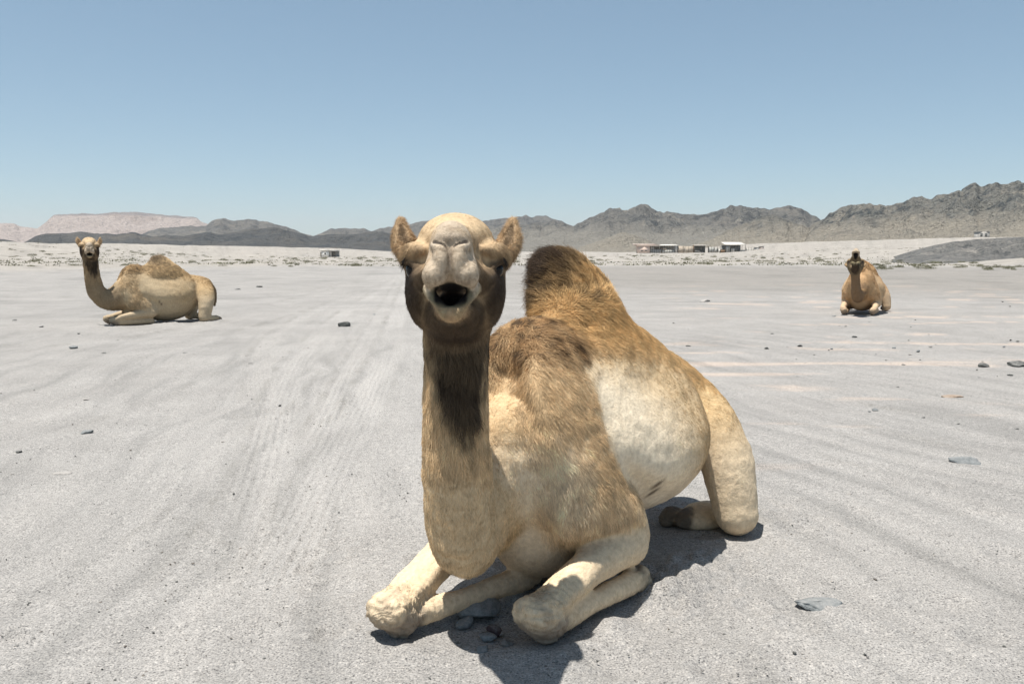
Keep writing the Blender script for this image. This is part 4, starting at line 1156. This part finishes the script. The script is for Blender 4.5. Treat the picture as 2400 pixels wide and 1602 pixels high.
# ------------------------------------------------------------------ stones
def stone_mesh(seed, flat=.5, sub=2, elong=1.3):
    """one angular stone: a chipped and faceted lump, about 1 m across, base at z=0"""
    r = np.random.default_rng(seed)
    t = (1 + 5 ** .5) / 2
    V = np.array([(-1, t, 0), (1, t, 0), (-1, -t, 0), (1, -t, 0), (0, -1, t), (0, 1, t), (0, -1, -t), (0, 1, -t), (t, 0, -1), (t, 0, 1), (-t, 0, -1), (-t, 0, 1)], float)
    F = [(0, 11, 5), (0, 5, 1), (0, 1, 7), (0, 7, 10), (0, 10, 11), (1, 5, 9), (5, 11, 4), (11, 10, 2), (10, 7, 6), (7, 1, 8), (3, 9, 4), (3, 4, 2), (3, 2, 6), (3, 6, 8), (3, 8, 9), (4, 9, 5), (2, 4, 11), (6, 2, 10), (8, 6, 7), (9, 8, 1)]
    V /= np.linalg.norm(V[0])
    V = list(map(tuple, V))
    for _ in range(sub):
        cache = {}; nf = []
        def mid(a, b):
            k = (min(a, b), max(a, b))
            if k not in cache:
                p = np.array(V[a]) + np.array(V[b]); p /= np.linalg.norm(p); V.append(tuple(p)); cache[k] = len(V) - 1
            return cache[k]
        for a, b, c in F:
            x, y, z = mid(a, b), mid(b, c), mid(c, a)
            nf += [(a, x, z), (b, y, x), (c, z, y), (x, y, z)]
        F = nf
    V = np.array(V)
    for _ in range(9):
        n = r.normal(size=3); n /= np.linalg.norm(n); d = r.uniform(.45, .8)
        k = V @ n; V = V - np.outer(np.clip(k - d, 0, None), n)
    V += r.normal(size=V.shape) * .025
    V = V * np.array([.5 * elong, .5, .5 * flat])
    V[:, 2] -= V[:, 2].min() + .24 * flat
    return V, np.array(F)

def stone_mat(name, c, var=.3):
    m, t, b = new_mat(name)
    co = objco(t)
    n = noise(t, co, 5.0, 5, .65); n2 = noise(t, co, 24.0, 3, .6)
    cc = ramp(t, n, [(.3, tuple(x * (1 - var) for x in c)), (.7, tuple(x * (1 + var) for x in c))])
    cc = mixc(t, 1.0, cc, ramp(t, n2, [(.3, (.8, .8, .8)), (.7, (1.15, 1.15, 1.15))]), 'MULTIPLY')
    g = N(t, "ShaderNodeNewGeometry"); sp = N(t, "ShaderNodeSeparateXYZ"); t.links.new(g.outputs["Normal"], sp.inputs[0])
    dust = mathn(t, 'MULTIPLY', ramp(t, sp.outputs[2], [(.5, (0, 0, 0)), (.95, (.6, .6, .6))]), ramp(t, n, [(.35, (.2, .2, .2)), (.65, (1, 1, 1))]))
    cc = mixc(t, dust, cc, (.30, .285, .268))
    t.links.new(cc, b.inputs["Base Color"]); bump(t, b, n2, .5, .02)
    return m

def build_stones():
    mats = dict(dark=stone_mat("dark_stone", (.085, .088, .082)), blue=stone_mat("blue_grey_stone", (.21, .225, .228)), pale=stone_mat("pale_stone", (.42, .39, .36)),
                tan=stone_mat("tan_stone", (.36, .27, .20)), grey=stone_mat("grey_stone", (.20, .195, .185)), purple=stone_mat("purple_stone", (.07, .052, .055)))
    lib = {}
    def me(kind, v, flat):
        k = (kind, v, flat)
        if k not in lib:
            V, F = stone_mesh(100 + v, flat, 2 if flat != .9 else 2, 1.2 + .15 * (v % 4))
            o = mesh_np("stone", V, F, mats[kind], smooth=False)
            lib[k] = o.data; bpy.data.objects.remove(o)
        return lib[k]
    def put(x, y, size, kind, v, flat, rz, label, group=None, tilt=0.0):
        o = bpy.data.objects.new("stone", me(kind, v, flat)); COL.objects.link(o)
        z = float(ground_z((x,), (y,))[0])
        o.location = (x, y, z - .002); o.scale = (size,) * 3; o.rotation_euler = (tilt, tilt * .5, rz)
        return tag(o, label, "stone", group)
    def pp(xd, yd, wpx, kind, v, flat, rz, label, group=None, tilt=0.0):
        x, y = gpt(xd, yd)
        return put(x, y, wpx * 1.0217 / FPX * math.hypot(y, 1.2), kind, v, flat, rz, label, group, tilt)
    pp(787, 750, 26, 'dark', 1, .8, .4, "dark brown angular stone beside the pale tyre tracks")
    pp(2222, 1060, 58, 'blue', 2, .42, -.3, "large blue grey slab propped up over its own shadow", tilt=.28)
    pp(1876, 1386, 78, 'blue', 3, .22, .3, "flat blue grey slate slab flush with the sand", tilt=.1)
    pp(1621, 1281, 40, 'tan', 4, .35, .5, "small tan chip near the foreleg of the furry camel")
    pp(2330, 836, 40, 'dark', 5, .4, 1.2, "long dark slab with a smaller dark stone beside it")
    pp(2258, 839, 24, 'dark', 6, .6, .2, "round dark stone beside the long dark slab")
    pp(200, 992, 22, 'blue', 7, .5, .3, "lone blue grey stone half sunk in the sand")
    pp(42, 1036, 16, 'dark', 8, .4, 2.0, "small dark chip next to a blue grey patch of sand")
    pp(150, 1083, 42, 'pale', 9, .16, .1, "thin pale sliver of stone lying flat on the sand")
    pp(594, 659, 12, 'dark', 10, .6, .1, "larger dark stone behind the camel with the beard")
    pp(545, 664, 9, 'grey', 11, .5, .1, "smaller grey stone behind the camel with the beard")
    pp(197, 916, 13, 'pale', 12, .5, .9, "bright white stone among fine pebbles")
    pp(170, 797, 16, 'blue', 13, .6, .2, "pale blue stone in a scuffed hollow")
    pp(1996, 1077, 30, 'pale', 14, .2, .1, "bright pinkish white splinter of stone")
    pp(2184, 912, 34, 'tan', 15, .3, .2, "flat crumbled tan stone on pink sand")
    pp(1618, 692, 22, 'pale', 16, .5, .1, "pale block of stone out on the plain behind the shaggy camel")
    pp(2008, 941, 12, 'blue', 17, .9, .1, "upright little blue grey stone")
    # in the hollow under the chest
    for i, (xd, yd, w, k, fl, lab) in enumerate([(1092, 1408, 84, 'blue', .8, "big blue grey boulder in the shade under the chest"), (1068, 1432, 34, 'blue', .8, "rounded blue grey stone leaning on the shaded boulder"),
            (1132, 1448, 36, 'purple', .7, "dark purple stone in the shaded hollow"), (1118, 1462, 34, 'blue', .5, "flat blue grey stone below the dark purple one"),
            (1108, 1488, 30, 'blue', .5, "small blue grey stone at the rim of the shaded hollow"), (1165, 1476, 30, 'grey', .5, "grey stone in the hollow closest to the shaded knee"), (1150, 1452, 16, 'pale', .6, "tiny pale stone in the shaded hollow")]):
        pp(xd, yd, w, k, 30 + i, fl, i * .9, lab)
    r = np.random.default_rng(5)
    # scattered stones: look-alikes, right side of the plain mostly
    dk = [(1833, 794), (2002, 884), (2062, 888), (1985, 906), (2030, 826), (1905, 800), (2135, 795), (2050, 797), (1756, 800), (1580, 795), (1640, 803), (1546, 742), (1770, 765), (1960, 772), (2070, 837), (1945, 868), (2320, 860), (2300, 795), (2310, 952), (2130, 1002), (1790, 968), (1844, 975), (1765, 990), (1715, 978), (2090, 990), (2120, 958), (2260, 992), (2330, 985), (1830, 1130), (36, 735), (95, 750), (180, 765), (575, 834), (640, 930), (240, 810), (425, 810), (860, 722), (815, 712)]
    for xd, yd in dk:
        pp(xd + r.uniform(-3, 3), yd, r.uniform(6, 12), r.choice(['dark', 'dark', 'grey', 'blue']), int(r.integers(40, 52)), float(r.choice([.4, .6, .8])), r.uniform(0, 6), "small dark angular stone strewn on the open plain", "small dark stones on the plain", r.uniform(-.2, .2))
    for i in range(45):
        xd = r.uniform(1760, 2349); yd = r.choice([r.uniform(740, 1000), r.uniform(680, 860)])
        pp(xd, yd, r.uniform(3.5, 8), r.choice(['dark', 'grey', 'dark', 'blue']), int(r.integers(40, 52)), float(r.choice([.4, .6, .8])), r.uniform(0, 6), "small dark angular stone strewn on the open plain", "small dark stones on the plain")
    for i in range(40):
        xd = r.uniform(0, 2349); yd = r.uniform(690, 1500)
        if 780 < xd < 1780 and yd > 560: continue
        pp(xd, yd, r.uniform(5, 11), 'pale', int(r.integers(52, 58)), float(r.choice([.3, .5])), r.uniform(0, 6), "small pale chip of stone strewn on the open plain", "small pale chips on the plain")
    # pebbles nobody could count
    n = 5200
    y = 1 / r.uniform(1 / 22., 1 / 1.9, n * 3); x = y * r.uniform(-.66, .66, n * 3)
    kp = np.argsort(-(fbm2(x / .8, y / .8, 3) + r.uniform(0, .5, n * 3)))[:n]; x, y = x[kp], y[kp]
    sz = r.gamma(2.0, .0019, n).clip(.002, .014) * (1 + y * .05)
    bV, bF = stone_mesh(77, .7, 0, 1.2); bV = np.array(bV)
    ang = r.uniform(0, 6.28, n)
    Vs = np.empty((n, len(bV), 3))
    ca, sa = np.cos(ang)[:, None], np.sin(ang)[:, None]
    st = r.uniform(.7, 1.3, (n, 1, 3))
    B = bV[None] * st
    Vs[..., 0] = B[..., 0] * ca - B[..., 1] * sa; Vs[..., 1] = B[..., 0] * sa + B[..., 1] * ca; Vs[..., 2] = B[..., 2]
    Vs = Vs * sz[:, None, None] + np.stack([x, y, 0 * x - .0005], 1)[:, None, :]
    Fs = (bF[None] + (np.arange(n) * len(bV))[:, None, None]).reshape(-1, 3)
    o = mesh_np("pebbles", Vs.reshape(-1, 3), Fs, None, smooth=False)
    cols = np.array([(.08, .08, .075), (.13, .13, .12), (.2, .19, .18), (.42, .39, .36), (.16, .14, .12)])[r.integers(0, 5, n)]
    vcol(o.data, "pc", np.repeat(cols, len(bV), 0))
    m, t, b = new_mat("pebble"); t.links.new(attr(t, "pc"), b.inputs["Base Color"]); o.data.materials.append(m)
    tag(o, "fine dark and pale pebbles scattered over the sand", kind="stuff")

# ------------------------------------------------------------------ desert shrubs
def build_shrubs():
    r = np.random.default_rng(9)
    m, t, b = new_mat("shrub_leaf")
    n = noise(t, objco(t), 3.0, 3)
    t.links.new(ramp(t, n, [(.3, (.11, .112, .066)), (.7, (.21, .20, .13))]), b.inputs["Base Color"])
    tw = simple_mat("shrub_twig", (.13, .11, .085), .2)
    def proto(seed, wide):
        q = np.random.default_rng(seed)
        k = 420
        a = q.uniform(0, 6.28, k); rad = np.sqrt(q.uniform(0, 1, k)); h = q.uniform(0, 1, k) * (1 - .5 * rad ** 2)
        c = np.stack([rad * np.cos(a) * wide * .5, rad * np.sin(a) * .45, h * .34 + .02], 1) + fb(q, k)
        d1 = q.normal(size=(k, 3)); d1 /= np.linalg.norm(d1, axis=1)[:, None]
        d2 = np.cross(d1, q.normal(size=(k, 3))); d2 /= np.linalg.norm(d2, axis=1)[:, None]
        s = q.uniform(.025, .055, k)[:, None]
        V = np.stack([c - d1 * s, c + d2 * s * .5, c + d1 * s, c - d2 * s * .5], 1).reshape(-1, 3)
        V[:, 2] = np.abs(V[:, 2])
        return V, np.arange(4 * k).reshape(k, 4)
    def fb(q, k): return q.normal(size=(k, 3)) * .02
    protos = []
    for i in range(4):
        V, F = proto(60 + i, 1.1 + .5 * (i % 2))
        o = mesh_np("foliage", V, F, m, smooth=False); protos.append(o.data); bpy.data.objects.remove(o)
    q = np.random.default_rng(1)
    sV, sF = [], []
    for i in range(7):
        a = i * .9; d = np.array([math.cos(a) * .3, math.sin(a) * .3, .3]); w = np.array([-math.sin(a), math.cos(a), 0]) * .012
        k = len(sV); sV += [w, -w, d]; sF.append((k, k + 1, k + 2))
    o = mesh_np("stem", np.array(sV), np.array(sF), tw, smooth=False); stem = o.data; bpy.data.objects.remove(o)
    def shrub(x, y, s, label, group):
        z = float(ground_z((x,), (y,))[0])
        e = empty("desert_shrub", (x, y, z - .01), r.uniform(0, 6.28)); e.scale = (s, s, s * r.uniform(.6, 1.0))
        f = bpy.data.objects.new("foliage", protos[int(r.integers(0, 4))]); COL.objects.link(f); f.parent = e
        g = bpy.data.objects.new("stem", stem); COL.objects.link(g); g.parent = e
        tag(e, label, "shrub", group)
    cnt = 0
    while cnt < 110:
        y = r.uniform(62, 170); x = y * r.uniform(-.62, -.06)
        if fbm2(np.array([x / 16.]), np.array([y / 16.]), 3)[0] < -.05: continue
        shrub(x, y, r.uniform(.35, .95), "low grey green shrub on the pale sand flat on the side of the white hut", "shrubs on the flat by the white hut"); cnt += 1
    cnt = 0
    while cnt < 110:
        y = r.uniform(72, 230); x = y * r.uniform(0.0, .38)
        if fbm2(np.array([x / 16.]), np.array([y / 16.]), 3)[0] < -.1: continue
        shrub(x, y, r.uniform(.35, 1.0), "low grey green shrub on the sand flat in front of the sheds", "shrubs in front of the sheds"); cnt += 1
    cnt = 0
    while cnt < 60:
        y = r.uniform(50, 88); x = r.uniform(.42, .64) * y
        if y - 52 > 60 * r.uniform() ** 1.5 + 4: continue
        shrub(x, y, r.uniform(.3, .85), "low grey green shrub on the white sand bank under the dark gravel mound", "shrubs on the white sand bank"); cnt += 1
    # thin ground cover among them
    n = 2600
    y = 1 / r.uniform(1 / 260., 1 / 66., n); x = y * r.uniform(-.68, .68, n)
    keep = fbm2(x / 12., y / 12., 3) > -.02
    x, y = x[keep], y[keep]; n = len(x)
    z = ground_z(x, y)
    k = 10
    cx = np.repeat(x, k) + r.normal(size=n * k) * .22; cy = np.repeat(y, k) + r.normal(size=n * k) * .22; cz = np.repeat(z, k) + r.uniform(.02, .12, n * k)
    c = np.stack([cx, cy, cz], 1); d1 = r.normal(size=(n * k, 3)); d1 /= np.linalg.norm(d1, axis=1)[:, None]
    d2 = np.cross(d1, r.normal(size=(n * k, 3))); d2 /= np.linalg.norm(d2, axis=1)[:, None]
    s = r.uniform(.03, .07, (n * k, 1))
    V = np.stack([c - d1 * s, c + d2 * s, c + d1 * s, c - d2 * s], 1).reshape(-1, 3)
    o = mesh_np("ground_cover", V, np.arange(4 * n * k).reshape(-1, 4), m, smooth=False)
    tag(o, "sparse grey green ground cover on the distant sand flats", kind="stuff")
# ------------------------------------------------------------------ the two other camels
def generic_legs(Bf, A, spread=.0):
    L = []
    for sg in (-1, 1):
        kl = .20 + spread
        L.append(dict(n=[Bf(.16, sg * .22, .40), Bf(.29, sg * .26, .30), Bf(.36, sg * .27, .20)], r=[(.11, .09), (.105, .09), (.085, .08)], side=A, tag='arm', k=.05))
        L.append(dict(n=[Bf(.36, sg * .28, .20), Bf(.16, sg * .265, .18), Bf(-.06, sg * (kl + .03), .14), Bf(-.20, sg * kl, .09)], r=[.078, .066, .05, .05], tag='fore', k=.025))
        L.append(dict(n=[Bf(-.20, sg * kl, .09), Bf(-.17, sg * kl, .045)], r=[.066, .05], tag='knee', k=.03))
        L.append(dict(n=[Bf(-.14, sg * kl, .055), Bf(.14, sg * .24, .06), Bf(.36, sg * .26, .06)], r=[.05, .048, .055], tag='shank', k=.02))
        L.append(dict(n=[Bf(1.25, sg * .15, .58), Bf(1.25, sg * .25, .47), Bf(1.22, sg * .335, .30), Bf(1.17, sg * .38, .09)], r=[(.15, .09), (.145, .095), (.125, .105), (.095, .085)], side=A, tag='thigh', k=.025))
        L.append(dict(n=[Bf(1.22, sg * .38, .07), Bf(1.30, sg * .36, .06), Bf(1.38, sg * .33, .06)], r=[.06, .055, .055], tag='shank', k=.02))
        L.append(dict(n=[Bf(1.38, sg * .31, .05), Bf(1.45, sg * .29, .045)], r=[.055, .045], tag='foot', k=.02))
    L.append(dict(n=[Bf(1.36, 0, .66), Bf(1.47, .02, .52), Bf(1.48, .04, .38), Bf(1.46, .05, .26)], r=[.05, .035, .028, .02], tag='tail', k=.03))
    return L

def frame(ang):
    A = np.array([math.sin(ang), math.cos(ang), 0]); Rr = np.array([math.cos(ang), -math.sin(ang), 0])
    return A, Rr, (lambda s, l, z: A * s + Rr * l + np.array([0, 0, z]))

def left_cfg():
    a = math.radians(52); A, Rr, Bf = frame(a); f = -A
    c = dict(ang=a, org=(0, 0, 0), hump=(.60, .0, 1.08), fat=1.0)
    W = lambda d, z, l=0.0: f * d + Rr * l + np.array([0, 0, z])
    c['neck'] = dict(n=[Bf(.12, 0, .52), Bf(-.06, 0, .44), W(.24, .42), W(.38, .56), W(.43, .80, .02), W(.45, 1.02, .04), W(.45, 1.15, .06)],
                     r=[(.20, .22), (.16, .20), (.12, .16), (.10, .135), (.088, .115), (.085, .11), (.08, .10)], side=Rr)
    c['head'] = dict(o=W(.47, 1.255, .10), yaw=math.radians(-64), pitch=math.radians(2), jaw=math.radians(3), mouth=.8)
    L = generic_legs(Bf, A)
    c['legs'] = L
    BR = np.stack([A, Rr, np.array([0, 0, 1.0])], 1)
    c['lumps'] = [(Bf(.66, 0, .38), (.50, .37, .35), .08, 'trunk', BR), (Bf(.62, 0, .80), (.30, .21, .20), .10, 'hump', BR), (W(.52, 1.02, .10), (.05, .05, .12), .04, 'neck', BR)]
    return c

def right_cfg():
    a = math.radians(28); A, Rr, Bf = frame(a); f = -A
    c = dict(ang=a, org=(0, 0, 0), hump=(.50, -.05, 1.0), fat=.92)
    W = lambda d, z, l=0.0: f * d + Rr * l + np.array([0, 0, z])
    c['neck'] = dict(n=[Bf(.12, 0, .52), Bf(-.06, 0, .42), W(.24, .36, -.02), W(.36, .48, -.03), W(.42, .66, -.04), W(.44, .82, -.05), W(.43, .90, -.05)],
                     r=[(.16, .20), (.125, .17), (.095, .13), (.082, .11), (.076, .10), (.076, .10), (.075, .095)], side=Rr)
    c['head'] = dict(o=W(.46, .98, -.05), yaw=math.radians(-112), pitch=math.radians(56), jaw=math.radians(30), mouth=2.6)
    c['legs'] = generic_legs(Bf, A, .05)
    BR = np.stack([A, Rr, np.array([0, 0, 1.0])], 1)
    c['lumps'] = [(Bf(.55, 0, .38), (.50, .37, .34), .08, 'trunk', BR)]
    return c

LOOK_LEFT = dict(LOOK_MAIN, creamw=.45, base=(.46, .345, .21), cream=(.50, .41, .28), patch=(.34, .25, .14), belly=(.40, .33, .23), shoulder=(.44, .32, .19), back=(.46, .32, .17), withers=(.40, .27, .14),
                 hump=(.48, .35, .20), tip=(.22, .16, .10), neck=(.22, .165, .105), throat=(.74, 1.2), leg=(.48, .385, .265), forehead=(.58, .44, .28), face=(.42, .30, .18))  # neck tone darkened: the shade on the neck is in the colour
LOOK_RIGHT = dict(LOOK_MAIN, base=(.46, .29, .155), cream=(.52, .36, .21), patch=(.36, .22, .11), belly=(.46, .33, .20), shoulder=(.50, .33, .18), back=(.46, .29, .14), withers=(.40, .25, .12),
                  hump=(.44, .28, .14), tip=(.30, .18, .09), neck=(.16, .105, .062), throat=(.85, 1.2), leg=(.56, .42, .28), forehead=(.50, .36, .2), face=(.30, .22, .13), cheek=(.17, .13, .08), rim=(.42, .36, .22))  # dark neck tone paints in the raised head's shadow
# ------------------------------------------------------------------ assemble
SC.cycles_curves.shape = 'RIBBONS'
build_ground()
build_hills()
build_buildings()
coat_materials()
MAIN_AX = (spaced([(-.56, -.36, .008), (-.36, .06, .004), (.06, 1.30, .008)]), spaced([(1.95, 2.5, .004), (2.5, 4.4, .008)]), spaced([(-.06, .92, .008), (.92, 1.38, .004)]))
build_camel(main_cfg(), MAIN_AX, LOOK_MAIN, ("shaggy cream camel resting with brown tufted hump, dark throat and open mouth", "camel", "camels resting on the plain"), MAIN['org'], nfur=460000, frad=.0006)
build_camel(left_cfg(), (spaced([(-.95, 1.75, .016)]), spaced([(-.95, 1.65, .016)]), spaced([(-.06, 1.45, .012)])), LOOK_LEFT,
            ("dun camel lying down with dark bearded throat and head turned over its chest", "camel", "camels resting on the plain"), (-6.28, 13.75, 0.0), nfur=45000, frad=.0022, furscale=1.3, relax_it=3)
build_camel(right_cfg(), (spaced([(-.85, 1.55, .016)]), spaced([(-.95, 1.75, .016)]), spaced([(-.06, 1.35, .012)])), LOOK_RIGHT,
            ("reddish tan camel lying with its muzzle thrown up and mouth gaping", "camel", "camels resting on the plain"), (6.52, 16.0, 0.0), nfur=30000, frad=.0022, furscale=1.0, relax_it=3)
build_stones()
build_shrubs()
# the air: thin even desert haze round the whole place
V, F = box_mesh(-9400, 9400, -9400, 9400, -8, 330)
hz_o = mesh_np("haze", V, F, None, smooth=False)
hm = bpy.data.materials.new("desert_air"); hm.use_nodes = True
ht = hm.node_tree; ht.nodes.clear()
ho = ht.nodes.new("ShaderNodeOutputMaterial"); hv = ht.nodes.new("ShaderNodeVolumePrincipled")
hv.inputs["Color"].default_value = (.97, .95, .98, 1); hv.inputs["Density"].default_value = 7.5e-5; hv.inputs["Anisotropy"].default_value = .2
ht.links.new(hv.outputs[0], ho.inputs["Volume"])
hz_o.data.materials.append(hm)
tag(hz_o, "thin bluish haze over the plain", kind="stuff")
print("T", time.time() - T0)
